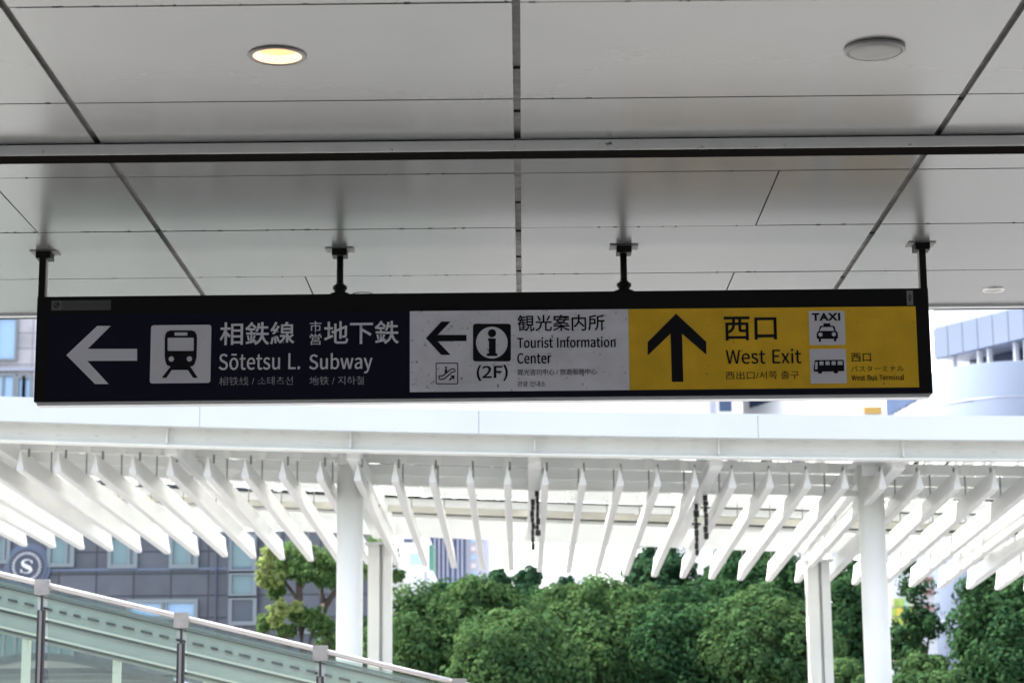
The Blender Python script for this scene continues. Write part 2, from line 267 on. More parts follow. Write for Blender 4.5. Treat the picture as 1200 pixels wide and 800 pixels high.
# outlines of the humanist lettering: advance and closed Bezier contours in 1/1000 em
GLYPH = {"(":[118,[[[51,-16,84,-69,90,-66],[97,-63,103,-60,73,-10],[59,49,59,109,59,168],[73,227,103,277,97,280],[90,283,84,286,51,234],[32,178,32,109,32,40]]]],")":[118,[[[28,-66,35,-69,67,-16],[86,40,86,109,86,178],[67,234,35,286,28,283],[21,280,15,277,45,227],[60,168,60,109,60,49],[45,-10,15,-60,21,-63]]]],".":[97,[[[36,-5,49,-5,61,-5],[72,5,72,20,72,34],[61,44,49,44,36,44],[26,34,26,20,26,5]]]],"/":[137,[[[39,51,4,-63,12,-63],[19,-63,27,-63,62,51],[97,164,132,278,124,278],[117,278,109,278,74,164]]]],"2":[194,[[[15,6,15,0,69,0],[123,0,177,0,177,9],[177,18,177,28,153,28],[129,28,106,28,93,28],[77,26,64,25,124,82],[165,134,165,186,165,231],[136,261,90,261,57,261],[35,246,14,224,20,218],[26,212,33,206,47,223],[65,235,86,235,118,235],[133,214,133,185,133,140],[96,89,15,19,15,13]]]],"B":[230,[[[35,86,35,0,63,0],[90,0,117,0,174,0],[214,25,214,75,214,110],[193,131,162,137,162,137],[162,138,162,138,186,146],[200,168,200,194,200,239],[163,257,111,257,86,257],[61,257,35,257,35,171]],[[80,148,68,148,68,176],[68,203,68,231,81,231],[94,231,107,231,147,231],[168,220,168,190,168,164],[150,148,106,148,93,148]],[[83,26,68,26,68,58],[68,90,68,123,83,123],[97,123,112,123,158,123],[182,108,182,76,182,42],[157,26,112,26,97,26]]]],"C":[223,[[[68,-5,132,-5,165,-5],[190,9,211,32,205,39],[199,46,193,53,176,35],[158,24,133,24,84,24],[54,64,54,129,54,193],[86,233,134,233,157,233],[173,223,187,209,193,216],[199,223,204,230,190,246],[165,261,134,261,69,261],[20,211,20,128,20,45]]]],"E":[206,[[[35,86,35,0,86,0],[136,0,187,0,187,9],[187,18,187,28,147,28],[107,28,68,28,68,59],[68,90,68,121,100,121],[132,121,165,121,165,130],[165,140,165,149,132,149],[100,149,68,149,68,176],[68,202,68,229,106,229],[145,229,183,229,183,238],[183,248,183,257,134,257],[85,257,35,257,35,171]]]],"F":[193,[[[35,86,35,0,46,0],[57,0,68,0,68,38],[68,77,68,115,100,115],[133,115,166,115,166,124],[166,133,166,143,133,143],[100,143,68,143,68,171],[68,200,68,229,106,229],[145,229,183,229,183,238],[183,248,183,257,134,257],[85,257,35,257,35,171]]]],"I":[103,[[[35,86,35,0,46,0],[57,0,68,0,68,86],[68,171,68,257,57,257],[46,257,35,257,35,171]]]],"L":[190,[[[35,86,35,0,84,0],[132,0,180,0,180,9],[180,18,180,28,143,28],[105,28,68,28,68,104],[68,180,68,257,57,257],[46,257,35,257,35,171]]]],"S":[209,[[[70,-5,106,-5,160,-5],[194,28,194,68,194,106],[171,124,141,137,129,142],[116,147,104,153,84,161],[62,171,62,196,62,218],[81,233,110,233,133,233],[152,224,168,209,174,216],[179,223,185,230,167,248],[140,261,110,261,63,261],[29,233,29,193,29,156],[57,138,81,127,93,122],[105,117,118,111,142,100],[161,92,161,65,161,41],[141,24,107,24,80,24],[54,36,36,56,30,48],[23,41,17,33,39,10]]]],"T":[210,[[[89,76,89,0,99,0],[110,0,121,0,121,76],[121,153,121,229,147,229],[173,229,199,229,199,238],[199,248,199,257,136,257],[74,257,11,257,11,248],[11,238,11,229,37,229],[63,229,89,229,89,153]]]],"W":[307,[[[45,86,63,0,76,0],[89,0,102,0,115,52],[127,103,140,155,144,175],[149,194,153,213,153,213],[154,213,154,213,159,194],[162,175,167,155,180,103],[193,52,206,0,219,0],[232,0,245,0,263,86],[280,171,298,257,288,257],[277,257,267,257,258,210],[249,164,239,117,235,89],[230,62,225,34,225,34],[224,34,223,34,217,62],[211,90,205,117,193,164],[181,210,169,257,160,257],[150,257,140,257,128,210],[116,164,104,117,98,89],[92,62,86,34,86,34],[85,34,85,34,79,62],[75,89,69,117,60,164],[51,210,42,257,31,257],[20,257,9,257,27,171]]]],"a":[197,[[[44,-5,76,-5,99,-5],[121,8,139,23,139,23],[140,23,140,23,141,15],[142,8,143,0,152,0],[160,0,169,0,169,39],[169,78,169,117,169,164],[150,195,103,195,72,195],[46,181,29,170,33,163],[37,155,41,148,56,158],[76,168,98,168,129,168],[137,145,137,120,56,111],[21,91,21,49,21,15]],[[103,21,85,21,66,21],[51,30,51,51,51,76],[73,92,137,99,137,81],[137,64,137,46,119,30]]]],"b":[216,[[[98,-5,116,-5,159,-5],[199,33,199,98,199,157],[172,195,123,195,102,195],[81,183,63,168,63,180],[64,191,64,202,64,228],[64,253,64,279,54,279],[43,279,32,279,32,186],[32,93,32,0,41,0],[49,0,58,0,59,7],[60,13,61,20,61,20],[62,20,62,20,78,5]],[[142,22,111,22,98,22],[81,27,64,42,64,75],[64,109,64,142,82,159],[99,168,115,168,151,168],[165,140,165,98,165,51]]]],"e":[194,[[[58,-5,109,-5,135,-5],[155,4,172,15,168,22],[164,29,160,36,146,27],[131,21,113,21,77,21],[52,47,50,88,92,88],[135,88,178,88,179,92],[179,99,179,106,179,160],[152,195,103,195,60,195],[18,157,18,95,18,32]],[[83,110,49,110,53,148],[77,169,104,169,134,169],[151,149,151,110,117,110]]]],"f":[114,[[[12,172,12,164,20,164],[29,164,37,164,37,109],[37,55,37,0,48,0],[59,0,69,0,69,55],[69,109,69,164,83,164],[96,164,110,164,110,173],[110,181,110,190,96,190],[83,190,69,190,69,200],[69,210,69,220,69,245],[78,258,96,258,103,258],[111,256,118,252,120,261],[122,269,125,277,116,281],[105,283,93,283,55,283],[37,259,37,221,37,210],[37,200,37,190,29,190],[20,189,12,188,12,180]]]],"i":[96,[[[32,63,32,0,43,0],[54,0,64,0,64,63],[64,127,64,190,54,190],[43,190,32,190,32,127]],[[36,229,48,229,61,229],[70,238,70,251,70,263],[61,271,48,271,36,271],[27,263,27,251,27,238]]]],"l":[99,[[[42,-5,66,-5,75,-5],[80,-3,84,-2,83,6],[81,15,80,23,76,22],[75,22,73,22,68,22],[64,26,64,36,64,117],[64,198,64,279,54,279],[43,279,32,279,32,198],[32,118,32,38,32,11]]]],"m":[324,[[[32,63,32,0,43,0],[54,0,64,0,64,46],[64,92,64,138,82,158],[98,167,112,167,136,167],[147,152,147,116,147,77],[147,39,147,0,158,0],[169,0,179,0,179,46],[179,92,179,138,197,158],[213,167,227,167,251,167],[263,152,263,116,263,77],[263,39,263,0,273,0],[284,0,294,0,294,40],[294,80,294,120,294,169],[276,195,237,195,214,195],[194,180,174,159,166,181],[151,195,121,195,99,195],[79,181,62,162,62,162],[62,162,62,162,61,172],[60,181,58,190,50,190],[41,190,32,190,32,127]]]],"n":[214,[[[32,63,32,0,43,0],[54,0,64,0,64,46],[64,92,64,138,83,157],[97,167,116,167,141,167],[152,152,152,116,152,77],[152,39,152,0,163,0],[174,0,184,0,184,40],[184,80,184,120,184,169],[166,195,126,195,100,195],[80,181,62,162,62,162],[62,162,62,162,61,172],[60,181,58,190,50,190],[41,190,32,190,32,127]]]],"o":[212,[[[60,-5,106,-5,153,-5],[194,32,194,95,194,158],[153,195,106,195,60,195],[18,158,18,95,18,32]],[[139,22,106,22,73,22],[51,51,51,95,51,139],[73,168,106,168,139,168],[161,139,161,95,161,51]]]],"r":[136,[[[32,63,32,0,43,0],[54,0,64,0,64,41],[64,81,64,122,77,154],[96,166,112,166,120,166],[124,165,131,163,133,172],[135,182,137,191,131,194],[125,195,116,195,95,195],[76,180,62,155,62,155],[62,155,62,155,61,167],[60,179,58,190,50,190],[41,190,32,190,32,127]]]],"s":[164,[[[55,-5,82,-5,127,-5],[151,21,151,52,151,88],[121,99,93,110,72,118],[52,125,52,143,52,158],[63,170,88,170,104,170],[118,163,131,153,136,160],[141,167,146,173,132,185],[111,195,87,195,46,195],[22,171,22,141,22,109],[50,96,77,86,98,78],[120,69,120,50,120,34],[108,20,83,20,60,20],[43,29,27,43,21,36],[16,29,11,22,29,7]]]],"t":[132,[[[51,-5,92,-5,104,-5],[116,-1,127,2,125,11],[123,19,121,27,114,24],[106,21,99,21,77,21],[70,35,70,58,70,93],[70,129,70,164,87,164],[104,164,121,164,121,173],[121,181,121,190,104,190],[87,190,70,190,70,208],[70,226,70,244,61,244],[52,244,43,244,42,226],[41,208,40,190,30,190],[19,189,9,188,9,180],[9,172,9,164,19,164],[28,164,38,164,38,129],[38,94,38,59,38,21]]]],"u":[213,[[[48,-5,88,-5,114,-5],[133,9,151,30,151,30],[151,30,152,30,152,20],[153,10,154,0,163,0],[172,0,181,0,181,63],[181,127,181,190,170,190],[159,190,149,190,149,145],[149,100,149,55,131,33],[117,23,97,23,72,23],[62,38,62,74,62,112],[62,151,62,190,51,190],[40,190,29,190,29,150],[29,110,29,70,29,21]]]],"w":[281,[[[45,63,62,0,75,0],[87,0,99,0,108,34],[117,68,126,102,131,120],[135,138,139,157,140,157],[141,157,141,157,146,138],[149,120,154,103,163,68],[172,34,181,0,194,0],[207,0,220,0,237,63],[255,127,272,190,261,190],[251,190,241,190,232,153],[222,117,213,80,209,62],[206,45,202,27,201,27],[201,27,200,27,195,45],[191,62,187,80,177,117],[167,153,157,190,146,190],[136,190,126,190,116,153],[106,117,96,80,91,62],[87,45,83,27,83,27],[82,27,82,27,78,45],[74,62,70,80,61,117],[51,153,42,190,31,190],[20,190,9,190,27,127]]]],"x":[174,[[[26,33,5,0,16,0],[28,0,39,0,47,15],[56,30,64,44,71,56],[77,68,84,78,84,78],[85,78,85,78,93,68],[100,56,106,44,115,30],[125,15,134,0,146,0],[157,0,169,0,148,32],[127,64,106,96,126,127],[145,159,164,190,153,190],[142,190,131,190,123,176],[115,162,107,148,102,138],[96,127,91,117,90,117],[90,117,89,117,83,127],[76,138,70,148,62,162],[53,176,45,190,33,190],[22,190,10,190,29,160],[49,129,68,99,47,66]]]],"y":[182,[[[27,-82,35,-82,73,-82],[93,-53,106,-16,130,53],[154,121,178,190,167,190],[157,190,147,190,135,155],[124,120,112,85,107,68],[102,48,97,31,96,31],[96,31,95,31,89,49],[82,68,76,85,63,120],[51,155,38,190,27,190],[16,190,5,190,30,127],[55,63,81,0,79,-5],[78,-10,77,-15,69,-38],[55,-56,34,-56,29,-56],[23,-54,19,-53,17,-61],[15,-70,13,-78,19,-81]]]],"ō":[212,[[[60,-5,106,-5,153,-5],[194,32,194,95,194,158],[153,195,106,195,60,195],[18,158,18,95,18,32]],[[139,22,106,22,73,22],[51,51,51,95,51,139],[73,168,106,168,139,168],[161,139,161,95,161,51]],[[55,243,55,235,89,235],[123,235,158,235,158,243],[158,250,158,258,123,258],[89,258,55,258,55,250]]]]}

# ------------------------------------------------------------------ ground
g = MB(); g.poly([(-900, -300, -0.004), (900, -300, -0.004), (900, 1600, -0.004), (-900, 1600, -0.004)])
tag(g.build('ground', M['pave']), kind='structure')
g = MB(); g.poly([(-45, -26, 0.0), (45, -26, 0.0), (45, 11.5, 0.0), (-45, 11.5, 0.0)])
tag(g.build('station_floor', M['floor']), kind='structure')

# ------------------------------------------------------------------ station ceiling
ZC = atz(0, 0, 2.0).z + 1.91          # 3.91
rng = random.Random(4)
XC = (atz(605, 20, ZC).x + atz(608, 330, ZC).x) / 2
XL = (atz(5, 0, ZC).x + atz(122, 174, ZC).x + atz(240, 347, ZC).x) / 3
XR = (atz(1204, 6, ZC).x + atz(1095, 168, ZC).x + atz(980, 338, ZC).x) / 3
WP = (XR - XL) / 2
rows = [atz(606, y, ZC).y for y in (362, 321.5, 267, 203, 116, 3)]
while rows[-1] > -26: rows.append(rows[-1] - 0.96)
lit = atz(325, 65, ZC); cov = atz(1025, 57, ZC); far_l = atz(1164, 339, ZC)
splits = {0: [atz(860, 320, ZC).x, atz(356, 321, ZC).x], 2: [atz(912, 203, ZC).x, atz(42, 270, ZC).x]}
pm = MB()
def panel(x0, x1, y0, y1, hole=None):
    j = [rng.uniform(-0.0012, 0.0012) for _ in range(4)]
    if hole is None:
        pm.hexa([(x0, y0, ZC + j[0]), (x1, y0, ZC + j[1]), (x1, y1, ZC + j[2]), (x0, y1, ZC + j[3]),
                 (x0, y0, ZC + .03), (x1, y0, ZC + .03), (x1, y1, ZC + .03), (x0, y1, ZC + .03)])
        return
    cx, cy, r = hole; n = 48; bm = pm.bm                   # a sheet with a round cut-out
    ring = [bm.verts.new((cx + r*math.cos(2*math.pi*k/n), cy + r*math.sin(2*math.pi*k/n), ZC)) for k in range(n)]
    out = []
    for k in range(n):
        a = 2*math.pi*k/n; dx, dy = math.cos(a), math.sin(a)
        t = min(((x1 if dx > 0 else x0) - cx) / dx if abs(dx) > 1e-6 else 1e9, ((y1 if dy > 0 else y0) - cy) / dy if abs(dy) > 1e-6 else 1e9)
        out.append((cx + dx*t, cy + dy*t))
    ov = [bm.verts.new((x, y, ZC)) for x, y in out]
    for k in range(n):
        k2 = (k+1) % n; bm.faces.new((ring[k], ov[k], ov[k2], ring[k2]))
        p, q = out[k], out[k2]
        if abs(p[0]-q[0]) > 1e-4 and abs(p[1]-q[1]) > 1e-4:   # a corner of the panel lies between
            c = (x1 if max(p[0], q[0]) > x1 - 1e-4 else x0, y1 if max(p[1], q[1]) > y1 - 1e-4 else y0)
            bm.faces.new((ov[k], bm.verts.new((*c, ZC)), ov[k2]))
holes = [(lit.x, lit.y, 0.086)]
for ri in range(len(rows) - 1):
    yb, ya = rows[ri] - 0.0055, rows[ri+1] + 0.0055
    for k in range(-9, 9):
        x0, x1 = XC + k*WP + 0.013, XC + (k+1)*WP - 0.013
        cuts = sorted(x for x in splits.get(ri, []) if x0 + .05 < x < x1 - .05)
        xs = [x0] + cuts + [x1]
        for i in range(len(xs) - 1):
            a = xs[i] + (0.003 if i else 0); b = xs[i+1] - (0.003 if i < len(xs) - 2 else 0)
            h = next((h for h in holes if a < h[0] < b and ya < h[1] < yb), None)
            panel(a, b, ya, yb, h)
ceiling = pm.build('ceiling', M['ceil']); tag(ceiling, kind='structure')
c = MB(); c.box(-45, 45, -26, rows[0] - 0.03, ZC + 0.16, ZC + 0.5); c.build('backing_slab', M['dark'], ceiling)
c = MB()
for k in range(-9, 10):
    x = XC + k*WP; c.box(x - 0.022, x + 0.022, -26, rows[0] - 0.02, ZC + 0.022, ZC + 0.05)
    if abs(k) <= 1:
        y = -1.0
        while y < rows[0] - .1:                            # clips and dirt in the open joint
            y += rng.uniform(0.08, 0.5)
ch = c.build('joint_channel', M['channel'], ceiling)
c = MB()
for x, ww in ((XC, 0.012), (XL, 0.012), (XR, 0.012)):
    y = 3.0
    while y < rows[0] - .2:
        c.box(x - ww, x + ww, y, y + rng.choice((.004, .006, .012)), ZC + 0.014, ZC + 0.0215); y += rng.choice((.3, .5, .9, 1.3, .7))
c.build('joint_clip', M['dark'], ceiling)
c = MB()                                                   # drips of grime hanging along the cross joints
for y in rows[1:7]:
    for k in range(46):
        x = rng.uniform(-4, 4) if k > 16 else rng.uniform(-3, 1)
        if y == rows[3] or y == rows[4]:
            if k > 5: continue
        w = rng.uniform(.002, .012)
        c.box(x - w, x + w, y - 0.0045 - rng.uniform(0.0005, 0.006), y + 0.004, ZC - rng.uniform(0.0005, 0.002), ZC + 0.004)
c.build('joint_grime', M['dark'], ceiling)
c = MB(); c.box(-45, 45, rows[0] - 0.004, rows[0] + 0.05, ZC - 0.012, ZC + 0.55); c.build('edge_trim', M['alu'], ceiling)
c = MB(); c.box(-45, 45, rows[0] + 0.051, rows[0] + 0.056, ZC - 0.016, ZC + 0.10); c.build('edge_gasket', M['dark'], ceiling)

# ------------------------------------------------------------------ rail along the ceiling and round fittings
yr = atz(606, 163.5, ZC).y; zr = ZC - 0.044
t = thing('ceiling_rail', 'long flat grey steel rail with a dirty front edge running across the whole ceiling', 'rail', (0, yr, ZC))
r = MB(); r.box(-30, 30, yr, yr + 0.004, zr, ZC - 0.0035); r.build('front_strip', mat('dirty_rail_bright_front', (0.92, 0.92, 0.89), 0.35, 0.0, 0.06, 5.0, specks=(16, 0.66, (0.16, 0.15, 0.13))), t)  # metal's reflected brightness painted in as near-white, with dirt specks
r = MB(); r.box(-30, 30, yr + 0.0045, yr + 0.112, zr - 0.001, zr + 0.012); r.build('underside', mat('shaded_rail_underside', (0.010, 0.009, 0.008), 0.8, spec=0.0), t)  # shade under the rail put into a near-black colour
r = MB(); r.box(-30, 30, yr + 0.005, yr + 0.108, zr + 0.0125, ZC - 0.004); r.build('rail_core', M['dark'], t)

t = thing('ceiling_downlight', 'lit warm round recessed downlight in the ceiling, glowing yellow inside', 'downlight', (lit.x, lit.y, ZC))
L = (lit.x, lit.y, ZC)
r = MB(); r.lathe(L, [(0.0835, 0.02), (0.0815, -0.006), (0.094, -0.0075), (0.0985, -0.004), (0.0985, -0.0005)], 48); r.build('trim_ring', mat('grey_trim_ring', (0.30, 0.30, 0.29), 0.5), t)
r = MB(); r.lathe(L, [(0.0813, -0.003), (0.0795, 0.014), (0.0765, 0.026)], 48); r.build('reflector_rim', emit('bright_warm_rim', (1.0, 0.82, 0.55), 0.26), t)
r = MB(); r.lathe(L, [(0.0764, 0.0262), (0.070, 0.045), (0.061, 0.06), (0.048, 0.072)], 48); r.build('reflector', emit('warm_reflector_glow', (1.0, 0.68, 0.40), 0.165), t)
r = MB(); r.lathe(L, [(0.0001, 0.07), (0.049, 0.0715)], 48); r.build('lamp', emit('warm_lamp', (1.0, 0.66, 0.40), 0.19), t)

t = thing('ceiling_speaker', 'large unlit round grey cover plate on the ceiling beside the right seam', 'ceiling fitting', (cov.x, cov.y, ZC))
L = (cov.x, cov.y, ZC); gm = mat('grey_round_cover', (0.36, 0.36, 0.35), 0.55, 0, 0.04, 20)
r = MB(); r.lathe(L, [(0.100, -0.001), (0.101, -0.010), (0.096, -0.013), (0.090, -0.0115), (0.089, -0.006)], 48); r.build('trim_ring', gm, t)
r = MB(); r.lathe(L, [(0.0885, -0.007), (0.085, -0.0125), (0.05, -0.014), (0.0001, -0.0145)], 48); r.build('cover_disc', gm, t)

t = thing('ceiling_fitting', 'small white round fitting near the outer edge of the ceiling, right of the sign', 'ceiling fitting', (far_l.x, far_l.y, ZC))
L = (far_l.x, far_l.y, ZC)
r = MB(); r.lathe(L, [(0.056, -0.001), (0.055, -0.008), (0.047, -0.010), (0.046, -0.004)], 32); r.build('trim_ring', M['alu'], t)
r = MB(); r.lathe(L, [(0.0455, -0.005), (0.03, -0.009), (0.0001, -0.010)], 32); r.build('cover_disc', gm, t)

# ------------------------------------------------------------------ hanging sign
YS = 9.5
def S(px, py, d=0.0):
    p = at(px, py, YS); return Vector((p.x, YS - d, p.z))
p0 = [S(45, 347), S(38.5, 471), S(1088, 338.5), S(1092.5, 460)]
sx0 = (p0[0].x + p0[1].x) / 2; sx1 = (p0[2].x + p0[3].x) / 2
sz1 = (p0[0].z + p0[2].z) / 2; sz0 = (p0[1].z + p0[3].z) / 2
sign = thing('hanging_sign', 'long black framed station direction sign hanging from the ceiling, with navy, white and yellow panels', 'sign', ((sx0+sx1)/2, YS + 0.05, sz0))
def zline(px, py): return S(px, py).z
b = MB(); TH = 0.085
pz1 = (zline(260, 366.5) + zline(600, 364) + zline(900, 360.5)) / 3      # top of the printed panels
b.box(sx0, sx1, YS, YS + TH, sz0, sz1); b.build('frame', M['black'], sign, bevel=0.004)
b = MB(); b.box(sx0 + 0.012, sx1 - 0.012, YS + 0.012, YS + TH - 0.006, sz0 - 0.016, sz0 - 0.0005); b.build('bottom_trim', M['alu'], sign, bevel=0.002)
xa, xb, xc, xd = S(56, 410).x, S(480, 412).x, S(737, 410).x, S(1075, 408).x
pb = (zline(480, 460) + zline(737, 456.5) + zline(1070, 453.5)) / 3; pn = zline(260, 469) + 0.006
D1, D2, D3 = 0.0025, 0.0045, 0.0065
def sheet(x0, x1, z0, z1, d, r=0.0, dep=0.0015):
    """rounded rectangle lying on the sign, as a thin plate"""
    if r == 0: pts = [(x0, z0), (x1, z0), (x1, z1), (x0, z1)]
    else:
        pts = []
        for cx, cz, a0 in ((x1-r, z0+r, -90), (x1-r, z1-r, 0), (x0+r, z1-r, 90), (x0+r, z0+r, 180)):
            pts += [(cx + r*math.cos(R(a0+k*18)), cz + r*math.sin(R(a0+k*18))) for k in range(6)]
    m = MB(); m.loft([[(x, YS - d + dep, z) for x, z in pts], [(x, YS - d, z) for x, z in pts]], True, False); return m
pan_n = sheet(xa, xb, pn, pz1, D1).build('navy_panel', M['navy'], sign)
pan_n['label'] = 'navy panel with white arrow, train pictogram and lettering'
pan_w = sheet(xb + .001, xc, pb, pz1, D1).build('white_panel', M['signwhite'], sign)
pan_w['label'] = 'white panel with black arrow and information pictogram'
pan_y = sheet(xc + .001, xd, pb, pz1, D1).build('yellow_panel', M['yellow'], sign)
pan_y['label'] = 'yellow panel with black upward arrow and taxi and bus pictograms'
b = MB(); b.box(xb, xd, YS - 0.002, YS + 0.001, pn, pb - 0.001); b.build('lower_band', M['navy'], sign)

def flat_curve(name, splines, mt, parent, d, hole_ok=True):
    """closed outlines in sign coordinates (x, z) filled as one flat mark"""
    cu = bpy.data.curves.new(name, 'CURVE'); cu.dimensions = '2D'; cu.fill_mode = 'BOTH'
    for P in splines:
        s = cu.splines.new('POLY'); s.points.add(len(P) - 1); s.use_cyclic_u = True
        for q, p in zip(s.points, P): q.co = (p[0], p[1], 0, 1)
    return curve_mesh(name, cu, mt, parent, d)
def curve_mesh(name, cu, mt, parent, d, fit=None):
    o = bpy.data.objects.new(name, cu); C.objects.link(o)
    dg = bpy.context.evaluated_depsgraph_get(); dg.update()
    me = bpy.data.meshes.new_from_object(o.evaluated_get(dg)); bpy.data.objects.remove(o); me.name = name
    n = len(me.vertices); co = np.zeros(n * 3, 'f'); me.vertices.foreach_get('co', co); co = co.reshape(-1, 3)
    x, z = co[:, 0].copy(), co[:, 1].copy()
    if fit:
        fx0, fx1, fz0, fz1 = fit
        x = fx0 + (x - x.min()) / (x.max() - x.min()) * (fx1 - fx0); z = fz0 + (z - z.min()) / (z.max() - z.min()) * (fz1 - fz0)
    me.vertices.foreach_set('co', np.stack([x, np.full(n, YS - d), z], 1).astype('f').ravel()); me.update()
    me.materials.clear()
    return link(name, me, mt, parent)
def pxfit(x0, y0, x1, y1):
    ym = (y0 + y1) / 2; xm = (x0 + x1) / 2
    return (S(x0, ym).x, S(x1, ym).x, S(xm, y1).z, S(xm, y0).z)
def pxs(pts, ox, oy, sc):                    # outline measured on an enlarged crop of the panel -> sign coordinates
    return [(S(ox + x*sc, oy + y*sc).x, S(ox + x*sc, oy + y*sc).z) for x, y in pts]
def circ(cx, cy, r, n=28): return [(cx + r*math.cos(2*math.pi*k/n), cy + r*math.sin(2*math.pi*k/n)) for k in range(n)]
def rrect(x0, y0, x1, y1, r):
    P = []
    for cx, cy, a0 in ((x1-r, y1-r, 0), (x0+r, y1-r, 90), (x0+r, y0+r, 180), (x1-r, y0+r, 270)):
        P += [(cx + r*math.cos(R(a0+k*18)), cy + r*math.sin(R(a0+k*18))) for k in range(6)]
    return P
def cjk(body, box, mt, parent, bold=0.0, d=D2, space=1.0):
    cu = bpy.data.curves.new('lettering', 'FONT'); cu.body = body; cu.dimensions = '2D'; cu.fill_mode = 'BOTH'; cu.offset = bold; cu.space_character = space
    cu.resolution_u = 6
    return curve_mesh('lettering', cu, mt, parent, d, pxfit(*box))
def flatten(P, n=5):
    """closed Bezier contour (glyph units) -> points without near-doubles"""
    out = []
    for a, b in zip(P, P[1:] + P[:1]):
        p = [np.array(v, float) for v in ((a[2], a[3]), (a[4], a[5]), (b[0], b[1]), (b[2], b[3]))]
        for k in range(n):
            t = k / n; q = (1-t)**3*p[0] + 3*(1-t)**2*t*p[1] + 3*(1-t)*t*t*p[2] + t**3*p[3]
            if not out or np.hypot(*(q - out[-1])) > 1.5: out.append(q)
    if np.hypot(*(out[0] - out[-1])) < 1.5: out.pop()
    return np.array(out)
def latin(body, box, mt, parent, bold=0.0, d=D2, track=0, gap=105):
    x = 0; sp = []
    for chx in body:
        if chx == ' ': x += gap; continue
        adv, gl = GLYPH[chx]
        sp += [flatten(P)*.001 + np.array([x/1000, 0]) for P in gl]
        x += adv + track
    cu = bpy.data.curves.new('lettering', 'CURVE'); cu.dimensions = '2D'; cu.fill_mode = 'BOTH'
    for P in sp:
        s = cu.splines.new('POLY'); s.points.add(len(P) - 1); s.use_cyclic_u = True
        for q, p in zip(s.points, P): q.co = (p[0], p[1], 0, 1)
    o = curve_mesh('lettering', cu, mt, parent, d, pxfit(*box))
    if bold:                                     # heavier strokes: the same outlines laid twice more, a hair to each side
        h = (pxfit(*box)[3] - pxfit(*box)[2]) / .27 * bold; bm = bmesh.new()
        for k, (dx, dz) in enumerate(((0, 0), (-h, -h*.5), (h, h*.5), (-h*.3, h*.6), (h*.3, -h*.6))):
            m2 = o.data.copy(); m2.transform(Matrix.Translation((dx, -.00025*k, dz))); bm.from_mesh(m2); bpy.data.meshes.remove(m2)
        bm.to_mesh(o.data); bm.free()
    return o

# navy panel
flat_curve('arrow', [pxs([(108,277),(325,72),(420,72),(258,233),(605,233),(605,316),(255,318),(405,480),(310,480)], 60, 370, 1/6)], M['inkwhite'], pan_n, D2)
q = [S(177.3, 381.3), S(246.6, 448.6)]
sheet(q[0].x, q[1].x, q[1].z, q[0].z, D2, 0.012).build('pictogram_plate', M['inkwhite'], pan_n)
train = [(800,160),(803,135),(815,113),(838,104),(990,104),(1012,113),(1024,135),(1027,160),(1024,290),(1012,335),(1000,352),(978,358),(985,366),(1032,437),(1000,437),(962,382),(848,382),(812,437),(778,437),(835,365),(840,358),(815,348),(804,320),(800,290)]
flat_curve('train_pictogram', [pxs(p, 60, 370, 1/6) for p in (train, rrect(820,155,1004,248,8), rrect(868,118,960,141,4), circ(846,305,19), circ(973,304,19))], M['ink'], pan_n, D3)
cjk('相鉄線', (257.7, 377.2, 345.3, 404.3), M['inkwhite'], pan_n, 0.012)
cjk('市', (363.1, 376.3, 376.9, 389.3), M['inkwhite'], pan_n, 0.004)
cjk('営', (363.1, 390.7, 376.9, 404.2), M['inkwhite'], pan_n, 0.004)
cjk('地下鉄', (379.8, 376.0, 467.6, 403.3), M['inkwhite'], pan_n, 0.012)
latin('Sōtetsu L.', (256.9, 414.3, 351.6, 433.2), M['inkwhite'], pan_n, 0.004, track=6)
latin('Subway', (362.7, 414.0, 436.3, 437.6), M['inkwhite'], pan_n, 0.004, track=6)
cjk('相铁线 / 소테츠선', (256.9, 441.3, 343.4, 451.3), M['inkworn'], pan_n, 0.0)
cjk('地铁 / 지하철', (362.7, 440.8, 426.8, 450.9), M['inkworn'], pan_n, 0.004)
# white panel
ws = 260/1200
flat_curve('arrow', [pxs([(88,168),(172,78),(222,78),(152,150),(308,150),(308,183),(152,185),(222,258),(172,258)], 480, 360, ws)], M['ink'], pan_w, D2)
esc = [(155,378),(160,369),(178,368),(222,333),(236,330),(246,334),(249,344),(244,352),(232,353),(190,390),(172,394),(160,391)]
esi = [(161,379),(164,375),(181,374),(224,339),(236,336),(242,339),(243,344),(240,347),(230,347),(187,384),(172,388),(163,385)]
flat_curve('escalator_pictogram', [pxs(p, 480, 360, ws) for p in (rrect(141,300,263,417,9), rrect(146,305,258,412,6), esc, esi, circ(197,327,6,14), [(191,335),(203,335),(203,352),(191,362)],
    [(212,392),(230,376),(222,375),(222,369),(242,369),(242,391),(236,391),(236,382),(217,398)])], M['ink'], pan_w, D2)
flat_curve('information_pictogram', [pxs(p, 480, 360, ws) for p in (rrect(343,90,548,293,14), circ(445,192,86,48), circ(446,141,22), [(424,169),(466,169),(466,250),(474,250),(474,264),(418,264),(418,250),(429,250),(429,182),(424,182)])], M['ink'], pan_w, D2)
latin('(2F)', (559.1, 427.6, 594.6, 446.3), M['ink'], pan_w, 0.0065)
cjk('観光案内所', (606.4, 368.7, 708.6, 388.0), M['ink'], pan_w, 0.010)
latin('Tourist Information', (606.4, 394.6, 721.2, 407.3), M['ink'], pan_w, 0.0065, track=4)
latin('Center', (606.4, 413.8, 645.8, 426.0), M['ink'], pan_w, 0.0065, track=4)
cjk('观光咨询中心 / 旅遊服務中心', (606.4, 432.3, 699.5, 439.4), M['ink'], pan_w, 0.004)
cjk('관광 안내소', (606.4, 446.6, 639.3, 453.0), M['ink'], pan_w, 0.004)
